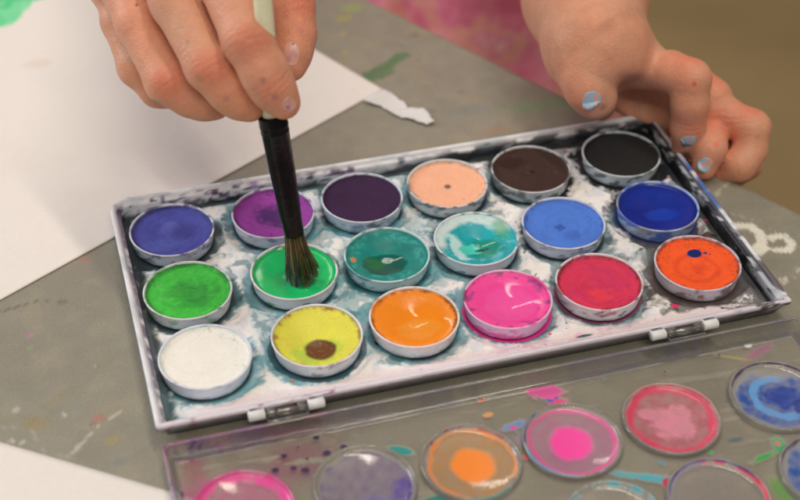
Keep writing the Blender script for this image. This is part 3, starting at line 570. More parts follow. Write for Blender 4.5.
# ------------------------------------------------------------------ table
TE = P(540, 85, ZT)[:2]; T2 = P(800, 216, ZT)[:2]; T1 = P(365, 0, ZT)[:2]
ed = (T2-T1)/np.linalg.norm(T2-T1); en = np.array([-ed[1], ed[0]])      # en points off the table, away from the viewer
if en@np.array([1, 0]) < 0: en = -en
us = np.concatenate([np.linspace(-95, -32, 12), np.linspace(-30, 32, 560), np.linspace(34, 85, 12)])
vs = np.concatenate([[-0.02], np.linspace(.12, 44, 400), np.linspace(46, 92, 12)])
uu, vv = np.meshgrid(us, vs)
gx = TE[0]+ed[0]*uu-en[0]*vv; gy = TE[1]+ed[1]*uu-en[1]*vv
nA = fbm(gx, gy, .35, 4, 131); nB = fbm(gx, gy, 1.6, 5, 132); nC = fbm(gx, gy, 6, 4, 133)
c = np.ones((*gx.shape, 3))*ph(138, 131, 114)
c = mixc(c, ph(128, 120, 106), ss(.4, .65, nA)*.5); c = mixc(c, ph(150, 138, 112), ss(.5, .68, nB)*.35)
def tspot(px, py, rx, ry, cc, k=.8, soft=.3, wobb=.7, ang=0):
    global c
    q = P(px, py, ZT); dx, dy = gx-q[0], gy-q[1]; ca, sa = math.cos(ang), math.sin(ang)
    d = np.hypot((dx*ca+dy*sa)/rx, (-dx*sa+dy*ca)/ry)+(nB-.5)*wobb+(nC-.5)*wobb
    c = mixc(c, ph(*cc), (1-ss(1-soft, 1+soft, d))*k)
def tline(pts, w, cc, k=.7, wobb=.9, th=.0):
    global c
    Q_ = [P(x, y, ZT)[:2] for x, y in pts]; d = np.full(gx.shape, 99.)
    for a_, b_ in zip(Q_[:-1], Q_[1:]):
        ab = b_-a_; t = np.clip(((gx-a_[0])*ab[0]+(gy-a_[1])*ab[1])/(ab@ab), 0, 1); d = np.minimum(d, np.hypot(gx-a_[0]-ab[0]*t, gy-a_[1]-ab[1]*t))
    m = (1-ss(w*.6, w, d+(nC-.5)*w*wobb+(nB-.5)*w*wobb))*k*(ss(th-.02, th+.02, nC) if th else 1); c = mixc(c, ph(*cc), m)
# green splash by the torn scrap
tline([(362, 80), (380, 68), (390, 64), (404, 55)], .3, (84, 112, 74), .85); tspot(380, 73, .75, .5, (84, 112, 74), .85, .2, .9, .3); tspot(393, 62, .5, .22, (84, 112, 74), .75, .2, .9, .8)
tspot(545, 105, 1.6, .5, (112, 150, 96), .4, .6); tspot(470, 110, .8, .3, (110, 118, 118), .4, .5); tspot(425, 112, .4, .25, (105, 112, 120), .5, .5); tspot(497, 130, .7, .2, (170, 120, 80), .35, .5)
for x, y, r, cc in ((344, 18, .45, (170, 160, 70)), (352, 8, .6, (150, 165, 80)), (345, 52, .18, (190, 150, 70)), (415, 35, .35, (120, 95, 75)), (428, 30, .3, (150, 140, 90)), (404, 46, .2, (100, 110, 130)), (30, 335, .16, (190, 110, 150)), (47, 301, .13, (70, 62, 66)), (62, 302, .2, (90, 80, 84)), (98, 418, .3, (180, 90, 80)), (92, 424, .14, (100, 80, 85)), (36, 424, .5, (150, 125, 70)), (113, 440, .28, (165, 140, 80)), (122, 461, .3, (110, 112, 120)), (97, 366, .07, (225, 220, 210)), (30, 348, .14, (120, 170, 100)), (64, 415, .1, (220, 215, 205)), (84, 260, .3, (170, 110, 90)), (15, 410, .16, (205, 200, 190)), (727, 214, .25, (80, 70, 66)), (460, 92, .2, (110, 100, 90)), (343, 34, .2, (185, 165, 80)), (330, 190, .15, (160, 120, 140)), (78, 409, .12, (120, 125, 140)), (22, 442, .1, (220, 215, 205)), (12, 441, .12, (215, 210, 200))):
    tspot(x, y, r*.8, r*.6, cc, .45)
tline([(70, 456), (85, 440), (102, 423), (120, 411)], .07, (196, 188, 170), .55, 1.3, .40); tline([(0, 418), (30, 415), (62, 396), (82, 382)], .1, (146, 124, 84), .4, 1.1, .45); tline([(0, 428), (30, 428), (45, 455), (72, 458)], .1, (178, 172, 156), .3, 1.2, .5)
tline([(0, 312), (40, 300)], .06, (95, 88, 78), .7, .8); tline([(385, 72), (420, 60)], .06, (110, 118, 90), .4)
# white chalky scribble beside the right wall, scratches
tline([(737, 226), (750, 226), (760, 234), (762, 243), (753, 252), (757, 253), (765, 248)], .22, (230, 222, 204), .95, .6, .16)
tline([(771, 237), (784, 236), (792, 243), (788, 250), (775, 250)], .17, (228, 220, 202), .95, .7, .22); tline([(762, 234), (772, 240)], .12, (228, 218, 198), .7, 1.2, .4)
tline([(716, 195), (728, 182)], .08, (190, 182, 164), .6, 1.1, .45); tline([(760, 284), (784, 279), (799, 276)], .1, (205, 198, 180), .7, 1.2, .45); tline([(783, 283), (800, 268)], .1, (205, 198, 180), .6, 1.2, .4); tline([(700, 205), (760, 222), (800, 246)], .06, (180, 172, 152), .5, 1.2, .5)
scr = ss(.84, .9, fbm(gx*.5, gy*3.2, 1.3, 3, 140)); c = mixc(c, ph(170, 162, 142), scr*.25)

V = np.stack([gx, gy, np.full(gx.shape, ZT)], -1); V[0, :, 2] -= .06
tabroot = empty('table', (*TE, ZT)); tag(tabroot, 'grey-beige speckled laminate table with scuffs and dried paint marks', 'table'); TO = np.array([*TE, ZT])
mesh('table_top', V.reshape(-1, 3)-TO, gridfaces(*gx.shape)[:, ::-1] if False else gridfaces(*gx.shape), M_TABLE, tabroot, np.clip(c, .01, .9).reshape(-1, 3))
M_EDGE = solid('table_edge_band', ph(70, 66, 60), .5)
tb = MB(); axm = np.array([[ed[0], ed[1], 0], [-en[0], -en[1], 0], [0, 0, 1]])
tb.box((ed[0]*-5-en[0]*46, ed[1]*-5-en[1]*46, -1.33), (180, 91.8, 2.5), ax=axm, bev=.25); tb.build('table_board', M_EDGE, tabroot, False)
for a, b in ((-88, 6), (78, 6), (-88, 84), (78, 84)):
    l = MB(); px_, py_ = ed*a-en*b; l.tube([(px_, py_, -2.5), (px_, py_, -70)], 1.6, 16); l.build('leg', M_PIN, tabroot)

# ------------------------------------------------------------------ paper sheets
def paper_mat():
    m = vcmat('drawing_paper', rough=.75, nscale=700, namp=.025, bstr=.22, bdist=.00025, spec=.2); return m
M_PAPER = paper_mat()
def sheet(name, corner, d1, l1, d2, l2, label, paintf=None, curl=None, n1=220, n2=180, zb=ZT+.012):
    d1 = np.array(d1)/np.linalg.norm(d1); d2 = np.array(d2)/np.linalg.norm(d2)
    s, t = np.meshgrid(np.linspace(0, l1, n1), np.linspace(0, l2, n2)); gx = corner[0]+d1[0]*s+d2[0]*t; gy = corner[1]+d1[1]*s+d2[1]*t
    z = zb+.16*fbm(gx, gy, .11, 3, 151)*ss(0, 3, np.minimum(s, t)+.6)+(curl(s, t) if curl else 0)
    c = np.ones((*gx.shape, 3))*ph(226, 215, 204)
    c = mixc(c, ph(212, 196, 182), ss(.6, .75, fbm(gx, gy, .5, 4, 156))*.12)
    if paintf: c = paintf(gx, gy, c)
    top = np.stack([gx, gy, z+.028], -1).reshape(-1, 3); bot = np.stack([gx, gy, z], -1).reshape(-1, 3); nn = n1*n2
    F = gridfaces(n2, n1); o = np.array([corner[0], corner[1], zb])
    sg = np.cross(np.append(d1, 0), np.append(d2, 0))[2] > 0
    ft = F if sg else F[:, ::-1]; fb = (F[:, ::-1] if sg else F)+nn
    b = list(range(n1))+[r*n1+n1-1 for r in range(1, n2)]+[(n2-1)*n1+k for k in range(n1-2, -1, -1)]+[r*n1 for r in range(n2-2, 0, -1)]
    b = np.array(b); b2 = np.roll(b, -1); fs = np.stack([b2, b, b+nn, b2+nn], -1); fs = fs if sg else fs[:, ::-1]
    C = np.clip(c, 0, .9).reshape(-1, 3)
    ob = mesh(name, np.concatenate([top, bot])-o, np.concatenate([ft, fb, fs]), M_PAPER, None, np.concatenate([C, C])); ob.location = Vector(o*SC)
    return tag(ob, label, 'paper')
def green_paint(gx, gy, c):
    n = fbm(gx, gy, .8, 4, 160); n2 = fbm(gx, gy, 3, 4, 161)
    m = 0*gx
    for x, y, rx, ry in ((18, -2, 1.9, .75), (-6, 18, 1.25, 1.15), (6, 5, 1.2, 1.2), (40, -12, 1.6, .9), (-30, -8, 2.2, 2.2), (10, -30, 3, 2)):
        q = P(x, y, ZT); d = np.hypot((gx-q[0])/rx, (gy-q[1])/ry)+(n-.5)*.25; m = np.maximum(m, 1-ss(.94, 1.03, d))
    g = np.ones((*gx.shape, 3))*ph(120, 208, 150); g = mixc(g, ph(70, 190, 120), ss(.4, .62, n)*.8); g = mixc(g, ph(150, 214, 165), ss(.5, .65, n2)*.5)
    c = mixc(c, g, m); q = P(38, 66, ZT); c = mixc(c, ph(216, 196, 180), (1-ss(.6, 1.1, np.hypot((gx-q[0])/.7, (gy-q[1])/.4)))*.5)
    return c
C1 = P(383, 90, ZT)[:2]
sheet('paper_sheet', C1, P(0, 301, ZT)[:2]-C1, 42, P(318, 52, ZT)[:2]-C1, 30, 'large white paper sheet with green paint at its far corner, under the painting hand', green_paint, n1=380, n2=300)
C2 = P(165, 491, ZT)[:2]; d = P(0, 443, ZT)[:2]-C2; d /= np.linalg.norm(d)
sheet('paper_sheet', C2-d*1.5, d, 26, np.array([d[1], -d[0]]) if (np.array([d[1], -d[0]])@np.array([0, -1])) > 0 else np.array([-d[1], d[0]]), 19, 'blank white paper sheet at the front left, next to the clear lid', n1=120, n2=90)
# torn scrap
edge_px = [(383, 92), (392, 96), (398, 101), (404, 104), (408, 110), (416, 111), (424, 112), (431, 118), (434, 124), (428, 127), (421, 125), (414, 122), (408, 120), (402, 119), (396, 117), (388, 112), (380, 108), (372, 106), (364, 104), (368, 100), (376, 96)]
E_ = np.array([P(x, y, ZT)[:2] for x, y in edge_px]); k = []
for a, b in zip(E_, np.roll(E_, -1, 0)):
    for t in np.linspace(0, 1, 6)[:-1]:
        q = a+(b-a)*t; k.append(q+.09*(np.array([float(vn(q[0]*6, q[1]*6, 3)), float(vn(q[0]*6, q[1]*6, 5))])-.5))
k = np.array(k); cen = k.mean(0); V = []; nr = 10
for t in np.linspace(1, .02, nr):
    for q in k:
        w = cen+(q-cen)*t; V.append([w[0], w[1], ZT+.04+.16*fbm(w[0], w[1], 1.1, 2, 9)+.10*max(0, t-.6)*vn(w[0]*2, w[1]*2, 4)])
V = np.array(V).reshape(nr, -1, 3); B = V.copy(); B[..., 2] -= .025; nk = V.shape[1]
F = np.concatenate([gridfaces(nr, nk, True), gridfaces(nr, nk, True)[:, ::-1]+nr*nk, np.stack([np.arange(nk), (np.arange(nk)+1) % nk, (np.arange(nk)+1) % nk+nr*nk, np.arange(nk)+nr*nk], -1)[:, ::-1]])
Va = np.concatenate([V.reshape(-1, 3), B.reshape(-1, 3)]); o = np.array([*cen, ZT])
sc = mesh('paper_scrap', Va-o, F, M_PAPER, None, np.tile(ph(214, 208, 202), (len(Va), 1))); sc.location = Vector(o*SC)
tag(sc, 'small torn scrap of white paper lying by the corner of the large sheet', 'paper scrap')

# ------------------------------------------------------------------ floor
fl = mesh('floor', [(-400, -400, -72), (500, -400, -72), (500, 600, -72), (-400, 600, -72)], [(0, 1, 2, 3)], solid('floor_carpet', ph(152, 124, 84), .8, .2, 3, .16, .1), smooth=False)
fl['kind'] = 'structure'

# ------------------------------------------------------------------ brush
TIP = np.array([3.86, -3.88, -.20]); GR = Dp(272, 115, depth_of(P(272, 116, 6.1))); TOP = Dp(263, 2, depth_of((3.25, -2.5, 10.0)))
ax1 = (GR-TIP)/np.linalg.norm(GR-TIP); ax2 = (TOP-GR)/np.linalg.norm(TOP-GR); axb = ax1*.75+ax2*.25; axb /= np.linalg.norm(axb)
Lg = np.linalg.norm(GR-TIP)
def frame(a):
    u = np.cross(a, CT-GR); u /= np.linalg.norm(u); return u, np.cross(u, a)
bu, bv_ = frame(ax1)
Mb = (np.column_stack([bu, bv_, ax1]), TIP)
brush = empty('paintbrush', TIP); tag(brush, 'thick paintbrush with cream handle, glossy black ferrule and brown hair dipped in green', 'paintbrush')
def rel(mb, o): mb.V = [v-o for v in mb.V]; return mb
M_BLACK = solid('black_ferrule', (.004, .004, .0045), .2, .22, 130, .3, .5, .0006)
M_CREAM = solid('cream_handle', ph(244, 232, 192), .3, .5, 200, .05)
M_HAIR = vcmat('brush_hair', rough=.32, nscale=500, namp=.25, bstr=.1)
def flat(prof, n=48, sq=.86):        # slightly flattened lathe along the brush
    b = MB(); b.lathe(prof, n); v = b.V[0]; v[:, 1] *= sq; b.V = [v@Mb[0].T+Mb[1]]; return b
f0 = 1.98
fe = [(.25, f0-.02), (.315, f0-.02), (.33, f0+.02), (.335, f0+.12), (.35, f0+.6), (.385, 3.4), (.425, 4.5), (.45, Lg-.62), (.462, Lg-.60), (.465, Lg-.55), (.455, Lg-.5), (.457, Lg-.42), (.470, Lg-.38), (.470, Lg-.3), (.46, Lg-.26), (.463, Lg-.04), (.45, Lg+.0), (.41, Lg+.02), (.3, Lg+.02)]
rel(flat(fe), TIP).build('ferrule', M_BLACK, brush)
hd = [(.31, Lg-.1), (.32, Lg+.02), (.32, Lg+.4), (.31, Lg+1.2), (.295, Lg+2.6), (.29, Lg+4.0), (.28, Lg+5.5), (.27, Lg+8), (.23, Lg+11), (.2, Lg+12.2), (.12, Lg+12.6), (.01, Lg+12.7)]
b = MB(); b.lathe(hd, 40); w = b.V[0]
bend = ax2-ax1; v = w@Mb[0].T+Mb[1]+np.outer(np.clip(w[:, 2]-Lg, 0, 99), bend); b.V = [v-TIP]; b.build('handle', M_CREAM, brush)
hb = MB(); clumps = [(-.46, -.06, .12, .16), (-.30, .08, .0, .15), (-.05, -.1, .04, .18), (.10, .1, -.06, .18), (.27, -.03, .05, .15), (.45, .04, .22, .13), (-.17, -.02, -.06, .18), (.60, -.02, .45, .06)]
for k in range(1700):
    a = rng.uniform(0, TAU); r0 = .31*math.sqrt(rng.uniform(0, 1)); p0 = np.array([r0*math.cos(a), r0*math.sin(a)*.86, f0+.05])
    # nearest clump in x
    w = np.array([abs(p0[0]*1.5-cx_)+.3*abs(p0[1]-cy_)+rng.uniform(0, .12) for cx_, cy_, _, _ in clumps[:-1]]); q = int(w.argmin()) if rng.uniform() > .02 else 7
    cx_, cy_, cz_, sp_ = clumps[q]
    p3 = np.array([cx_+rng.normal(0, sp_*.34), cy_+rng.normal(0, sp_*.5), cz_+abs(rng.normal(0, .13))])
    out = np.array([p0[0], p0[1], 0])*.35
    p1 = p0+np.array([0, 0, -.65])+out*.55; p2 = p3*.55+p1*.45+np.array([0, 0, .12])+out*.5
    t = np.linspace(0, 1, 7)[:, None]; pts = (1-t)**3*p0+3*(1-t)**2*t*p1+3*(1-t)*t*t*p2+t**3*p3
    pts = pts@Mb[0].T+Mb[1]; pts[:, 2] = np.maximum(pts[:, 2], -.21)
    g = rng.uniform(); base = (ph(84, 62, 36)*(.35+g*.9) if g < .86 else ph(150, 120, 78))
    tipc = ph(60, 96, 112) if (cx_ < -.1 and rng.uniform() < .45) else (ph(36, 120, 66) if rng.uniform() < .5 else base*.7)
    tt = np.repeat(t[:, 0], 4)[:, None]; cc = base*(1-tt**2)+tipc*tt**2
    hb.tube(pts, np.linspace(.017, .008, 7), 4, c=np.concatenate([cc, np.ones((28, 1))], 1))
rel(hb, TIP).build('bristles', M_HAIR, brush)

# ------------------------------------------------------------------ distance-field modelling for the person
def surface_nets(D, org, h):
    nx, ny, nz = D.shape; S = D < 0
    c8 = sum(S[i:nx-1+i, j:ny-1+j, k:nz-1+k].astype(np.int8) for i in (0, 1) for j in (0, 1) for k in (0, 1))
    act = (c8 > 0) & (c8 < 8); I = np.argwhere(act); idx = -np.ones(act.shape, np.int64); idx[act] = np.arange(len(I))
    pos = np.zeros((len(I), 3)); cnt = np.zeros(len(I)); off = [(i, j, k) for i in (0, 1) for j in (0, 1) for k in (0, 1)]
    for a in off:
        for ax in range(3):
            if a[ax]: continue
            b = list(a); b[ax] = 1
            da = D[I[:, 0]+a[0], I[:, 1]+a[1], I[:, 2]+a[2]]; db = D[I[:, 0]+b[0], I[:, 1]+b[1], I[:, 2]+b[2]]
            m = (da < 0) != (db < 0); t = np.where(m, da/np.where(m, da-db, 1), 0); p = np.tile(np.array(a, float), (len(I), 1)); p[:, ax] = t
            pos[m] += p[m]; cnt[m] += 1
    V = org+h*(I+pos/cnt[:, None]); F = []
    for ax in range(3):
        o1, o2 = [(1, 2), (2, 0), (0, 1)][ax]
        sl = [slice(None)]*3; sl2 = list(sl); sl[ax] = slice(0, -1); sl2[ax] = slice(1, None)
        E = S[tuple(sl)] != S[tuple(sl2)]; K = np.argwhere(E); lim = np.array(act.shape)
        K = K[(K[:, o1] > 0) & (K[:, o2] > 0) & (K[:, o1] < lim[o1]) & (K[:, o2] < lim[o2])]
        q = []
        for d1, d2 in ((-1, -1), (0, -1), (0, 0), (-1, 0)):
            kk = K.copy(); kk[:, o1] += d1; kk[:, o2] += d2; q.append(idx[kk[:, 0], kk[:, 1], kk[:, 2]])
        q = np.stack(q, 1); flip = ~S[K[:, 0], K[:, 1], K[:, 2]]; q[flip] = q[flip][:, ::-1]; F.append(q)
    F = np.concatenate(F); F = F[(F >= 0).all(1)]
    return V, F
def smin(a, b, k):
    h = np.clip(.5+.5*(b-a)/k, 0, 1); return b*(1-h)+a*h-k*h*(1-h)
class Field:
    def __init__(s, lo, hi, h):
        s.lo = np.array(lo, float); s.h = h; n = np.ceil((np.array(hi)-lo)/h).astype(int)+1
        s.ax = [(s.lo[i]+h*np.arange(n[i])).astype(np.float32) for i in range(3)]; s.shape = tuple(n)
    def blank(s): return np.full(s.shape, 5.0, np.float32)
    def cone(s, D, a, b, ra, rb, k, flat=None):
        a = np.asarray(a, float); b = np.asarray(b, float); R = max(ra, rb)+max(k, .3)+.4
        lo = np.minimum(a, b)-R; hi = np.maximum(a, b)+R; sl = []
        for i in range(3):
            i0 = max(0, int((lo[i]-s.lo[i])/s.h)); i1 = min(s.shape[i], int((hi[i]-s.lo[i])/s.h)+2)
            if i1 <= i0: return
            sl.append(slice(i0, i1))
        X = s.ax[0][sl[0]][:, None, None]-a[0]; Y = s.ax[1][sl[1]][None, :, None]-a[1]; Z = s.ax[2][sl[2]][None, None, :]-a[2]
        ab = b-a; L2 = max(float(ab@ab), 1e-6); t = np.clip((X*ab[0]+Y*ab[1]+Z*ab[2])/L2, 0, 1)
        dx = X-t*ab[0]; dy = Y-t*ab[1]; dz = Z-t*ab[2]
        if flat is not None:       # flatten across a direction: (unit vector, factor > 1 = thinner)
            n, f = flat; q = dx*n[0]+dy*n[1]+dz*n[2]; d2 = dx*dx+dy*dy+dz*dz+q*q*(f*f-1)
        else: d2 = dx*dx+dy*dy+dz*dz
        d = np.sqrt(d2)-(ra+(rb-ra)*t)
        D[tuple(sl)] = smin(D[tuple(sl)], d, k)
def unit(v): v = np.asarray(v, float); return v/np.linalg.norm(v)
def hand(F, fingers, palm, arm, carve=(), kf=.30, kp=.7, kk=.09):
    """fingers: lists of (point, radius); palm/arm: lists of (a, b, ra, rb[, flat])"""
    DP = F.blank()
    for q in palm: F.cone(DP, q[0], q[1], q[2], q[3], kp, q[4] if len(q) > 4 else None)
    for q in arm: F.cone(DP, q[0], q[1], q[2], q[3], 1.2, q[4] if len(q) > 4 else None)
    for a, b, ra, rb in carve:
        Cv = F.blank(); F.cone(Cv, a, b, ra, rb, .3); DP = -smin(-DP, Cv, .5)
    out = DP.copy(); allf = F.blank()
    for fg in fingers:
        D = F.blank(); B = F.blank()
        for (a, ra), (b, rb) in zip(fg[:-1], fg[1:]): F.cone(D, a, b, ra, rb, kf)
        (a, ra), (b, rb) = fg[0], fg[1]; F.cone(B, a, a+(b-a)*.75, ra, ra+(rb-ra)*.75, kf)
        allf = smin(allf, D, kk); out = np.minimum(out, smin(B, DP, .5))
    return smin(allf, out, .03)
def smooth_mesh(V, F, it=2, lam=.5):
    for _ in range(it):
        acc = np.zeros_like(V); cnt = np.zeros(len(V))
        for a, b in ((0, 1), (1, 2), (2, 3), (3, 0)):
            np.add.at(acc, F[:, a], V[F[:, b]]); np.add.at(acc, F[:, b], V[F[:, a]]); np.add.at(cnt, F[:, a], 1); np.add.at(cnt, F[:, b], 1)
        V = V+lam*(acc/cnt[:, None]-V)
    return V
def skin_mat():
    m, nt, bs, out = newmat('skin'); vec = objcoord(nt)
    at = N(nt, 'ShaderNodeAttribute', attribute_name='Col')
    f = maprange(nt, noise(nt, vec, 160, 7, .72), .3, .7, .90, 1.10)
    hue = N(nt, 'ShaderNodeMixRGB', blend_type='MULTIPLY'); hue.inputs[0].default_value = 1
    hv = maprange(nt, noise(nt, vec, 45, 3, .6), .35, .65, 0, 1); rmp = N(nt, 'ShaderNodeValToRGB'); rmp.color_ramp.elements[0].color = (1.04, .95, .92, 1); rmp.color_ramp.elements[1].color = (.97, 1.03, 1.05, 1)
    nt.links.new(hv, rmp.inputs[0]); nt.links.new(at.outputs['Color'], hue.inputs[1]); nt.links.new(rmp.outputs[0], hue.inputs[2])
    nt.links.new(mulcol(nt, hue.outputs[0], f), bs.inputs['Base Color'])
    bs.inputs['Subsurface Weight'].default_value = .4; bs.inputs['Subsurface Radius'].default_value = (1, .35, .18); bs.inputs['Subsurface Scale'].default_value = .0028
    bs.inputs['Roughness'].default_value = .50; bs.inputs['Specular IOR Level'].default_value = .38
    # crease lines over the finger joints + fine skin grain
    ja = N(nt, 'ShaderNodeAttribute', attribute_name='along'); jm = N(nt, 'ShaderNodeAttribute', attribute_name='crease')
    w1 = N(nt, 'ShaderNodeMath', operation='MULTIPLY'); w1.inputs[1].default_value = 30; nt.links.new(ja.outputs['Fac'], w1.inputs[0])
    wn = maprange(nt, noise(nt, vec, 260, 3, .6), 0, 1, -4.5, 4.5); w2 = N(nt, 'ShaderNodeMath', operation='ADD'); nt.links.new(w1.outputs[0], w2.inputs[0]); nt.links.new(wn, w2.inputs[1])
    w3 = N(nt, 'ShaderNodeMath', operation='SINE'); nt.links.new(w2.outputs[0], w3.inputs[0])
    w4 = N(nt, 'ShaderNodeMath', operation='MULTIPLY'); nt.links.new(w3.outputs[0], w4.inputs[0]); nt.links.new(jm.outputs['Fac'], w4.inputs[1])
    nn = bump(nt, bs, w4.outputs[0], .2, .0004)
    v = N(nt, 'ShaderNodeTexVoronoi'); v.inputs['Scale'].default_value = 1050; nt.links.new(vec, v.inputs['Vector'])
    n2 = bump(nt, bs, v.outputs['Distance'], .42, .0003, nn); bump(nt, bs, noise(nt, vec, 300, 5, .65), .34, .0007, n2)
    return m
M_SKIN = skin_mat()
SK = ph(214, 152, 120); RED = ph(214, 104, 78)
def skin_attrs(V, joints, tips, extra=()):
    c = np.ones((len(V), 3))*SK; along = np.zeros(len(V)); cr = np.zeros(len(V))
    # gentle mottling
    n = fbm(V[:, 0]+V[:, 2]*.7, V[:, 1]-V[:, 2]*.6, .9, 3, 170); c = mixc(c, ph(206, 138, 106), ss(.45, .7, n)*.35)
    for p, ax, nrm, rad in joints:          # knuckles: redder on the back of the joint, with creases
        d = V-p; t = d@ax; m = np.exp(-((d*d).sum(1))/(rad*rad*1.2)); side = ss(-.1, .5, d@nrm/rad)
        c = mixc(c, RED, m*.62*(.3+.7*side)); w = np.exp(-(t/.33)**2)*(np.linalg.norm(d, axis=1) < rad*2.2)*side
        along = np.where(w > cr, t, along); cr = np.maximum(cr, w)
    for p, rad in tips:
        d2 = ((V-p)**2).sum(1); c = mixc(c, ph(212, 118, 92), np.exp(-d2/(rad*rad*1.2))*.5)
    for p, rad, cc, k in extra:
        d = np.sqrt(((V-p)**2).sum(1)); c = mixc(c, ph(*cc), (1-ss(rad*.6, rad*1.1, d+.25*rad*(fbm(V[:, 0], V[:, 1], 9, 2, 3)-.5)))*k)
    return np.clip(c, .01, .9), along*1.0, cr
parts = []
def nail(tip, axis, up, w, l, polish, r, seed, parent, off=0):
    """curved nail plate; axis = toward the finger tip, up = away from the nail bed"""
    axis = unit(axis); up = unit(up-axis*(np.asarray(up)@axis)); side = np.cross(axis, up); nu, nv = 26, 26
    s, t = np.meshgrid(np.linspace(-1, 1, nu), np.linspace(-1, 1, nv))
    wx = w*(1-.10*np.abs(t)**3); lim = np.sqrt(np.clip(1-.92*np.abs(s)**3.2, 0, 1)); tt = t*lim
    ang = s*wx/r; X = np.sin(ang)*r; Zu = (np.cos(ang)-1)*r-.10*r*tt*np.abs(tt)*(l/.5)*.6-.06*r*(tt < -.6)
    Vt = np.asarray(tip)+X[..., None]*side+(tt*l)[..., None]*axis+(Zu+.03)[..., None]*up
    edge = np.maximum(np.abs(s), np.abs(t)); Vt = Vt-(ss(.86, 1, edge)*.045)[..., None]*up
    n = fbm(s*.8, t*.8, 2.2, 3, seed); base = np.ones((nu, nv, 3))*ph(222, 160, 138); base = mixc(base, ph(236, 196, 178), ss(.70, .85, t))
    if polish: base = mixc(base, ph(*polish), ss(.44, .48, n+.10*t+.05)*.97)
    else:
        base = mixc(base, ph(176, 136, 160), ss(.45, .6, n)*.5); base = mixc(base, ph(50, 40, 80), ss(.74, .77, fbm(s, t, 2.6, 2, seed+2))*.8)
    if seed == 31: base = mixc(base, ph(40, 30, 28), ss(.35, .7, t+.25*s)*.85)
    fl_ = Vt.reshape(-1, 3); res = []
    for p_, e_ in zip(fl_, edge.ravel()):
        h_ = BVH.ray_cast(Vector(p_+up*.5), Vector(-up), 1.4); hit = h_[0] is not None and abs(h_[3]-.5) < .22; res.append((np.array(h_[0]) if hit else p_-up*.06)+up*(.014-.022*max(0, e_-.86)/.14))
    Vt = np.array(res).reshape(Vt.shape); B = Vt-.03*up; nn = nu*nv; F = gridfaces(nv, nu); b = np.array(list(range(nu))+[q*nu+nu-1 for q in range(1, nv)]+[(nv-1)*nu+k for k in range(nu-2, -1, -1)]+[q*nu for q in range(nv-2, 0, -1)])
    b2 = np.roll(b, -1); F2 = np.concatenate([F, F[:, ::-1]+nn, np.stack([b2, b, b+nn, b2+nn], -1)]); C = base.reshape(-1, 3)
    return mesh('fingernail', np.concatenate([Vt.reshape(-1, 3), B.reshape(-1, 3)])-PO, F2, M_NAIL, parent, np.concatenate([C, C]))
M_NAIL = vcmat('nail', rough=.3, nscale=600, namp=.05, bstr=.08)
PO = np.array([22., 37., -30.])
person = empty('person', PO); tag(person, 'child in pink tie-dye top, one hand holding the brush, other steadying the tin', 'person')

# --- the hand that holds the brush
dB = depth_of(GR)
def d1(x, y, dd): return Dp(x, y, dB+dd)
idx = [(d1(192, -70, 1.2), .86), (d1(220, -22, -.5), .77), (d1(248, 40, -1.5), .77), (d1(265, 74, -1.35), .72), (d1(274, 90, -1.15), .66), (d1(284, 103, -.95), .52)]
mid = [(d1(146, -54, 1.5), .86), (d1(176, 2, .0), .80), (d1(209, 67, -.75), .73), (d1(229, 90, -.45), .67), (d1(241, 100, -.2), .61), (d1(251, 106, -.05), .49)]
rin = [(d1(116, -34, 2.3), .84), (d1(139, 24, 1.1), .73), (d1(168, 82, .35), .70), (d1(190, 96, .6), .64), (d1(205, 102, .8), .57), (d1(217, 105, .95), .46)]
pin = [(d1(112, -24, 3.3), .72), (d1(120, 22, 2.3), .60), (d1(136, 68, 1.7), .57), (d1(157, 91, 1.8), .51), (d1(178, 97, 2.0), .43)]
thb = [(d1(236, -95, 3.2), 1.2), (d1(266, -45, 2.1), .92), (d1(290, 6, 1.15), .78), (d1(295, 34, .95), .66), (d1(293, 54, .85), .58), (d1(292, 68, .80), .44)]
wr1 = d1(205, -215, 4.0); el1 = np.array([5.0, 22.0, 13.5]); sh1 = np.array([16., 47., 22])
nb = unit(CT-GR)                                                     # toward the viewer
upn = unit(np.cross(idx[0][0]-wr1, rin[0][0]-idx[0][0])); upn = upn if upn@nb > 0 else -upn
palm1 = [(wr1, idx[0][0], 1.7, 1.05, (upn, 1.25)), (wr1, mid[0][0], 1.7, 1.1, (upn, 1.2)), (wr1, rin[0][0], 1.6, 1.05, (upn, 1.2)), (wr1, pin[0][0], 1.5, .95, (upn, 1.2)), (wr1, thb[0][0], 1.5, 1.3), (idx[0][0], rin[0][0], .8, .8), (rin[0][0], pin[0][0], .8, .75), (thb[0][0], idx[0][0]*.6+wr1*.4-upn*.6, 1.1, 1.0)]
fade = wr1+(el1-wr1)*.55
pts = np.array([p for f in (idx, mid, rin, pin, thb) for p, r in f]+[wr1, fade]); lo = pts.min(0)-2.0; hi = pts.max(0)+2.0
F1 = Field(lo, hi, .075)
D = hand(F1, [idx, mid, rin, pin, thb], palm1, [(wr1, fade, 1.75, 2.2, (upn, 1.15))])
V1, Fa1 = surface_nets(D, F1.lo, F1.h); V1 = smooth_mesh(V1, Fa1, 4)
def jt(f, i, nrm):
    p = f[i][0]; return (p+nrm*f[i][1]*.7, unit(f[min(i+1, len(f)-1)][0]-f[i-1][0]), nrm, f[i][1]*1.05)
j1 = [jt(idx, 2, nb), jt(mid, 2, nb), jt(rin, 2, nb), jt(thb, 2, unit(nb+np.array([.5, 0, 0]))), (d1(272, 86, -1.6), unit(idx[-1][0]-idx[-2][0]), nb, .5), (d1(112, 4, .3), unit(rin[1][0]-rin[0][0]), nb, 1.0)]
t1 = [(idx[-1][0], .5), (mid[-1][0], .5), (rin[-1][0], .5), (thb[-1][0], .45)]
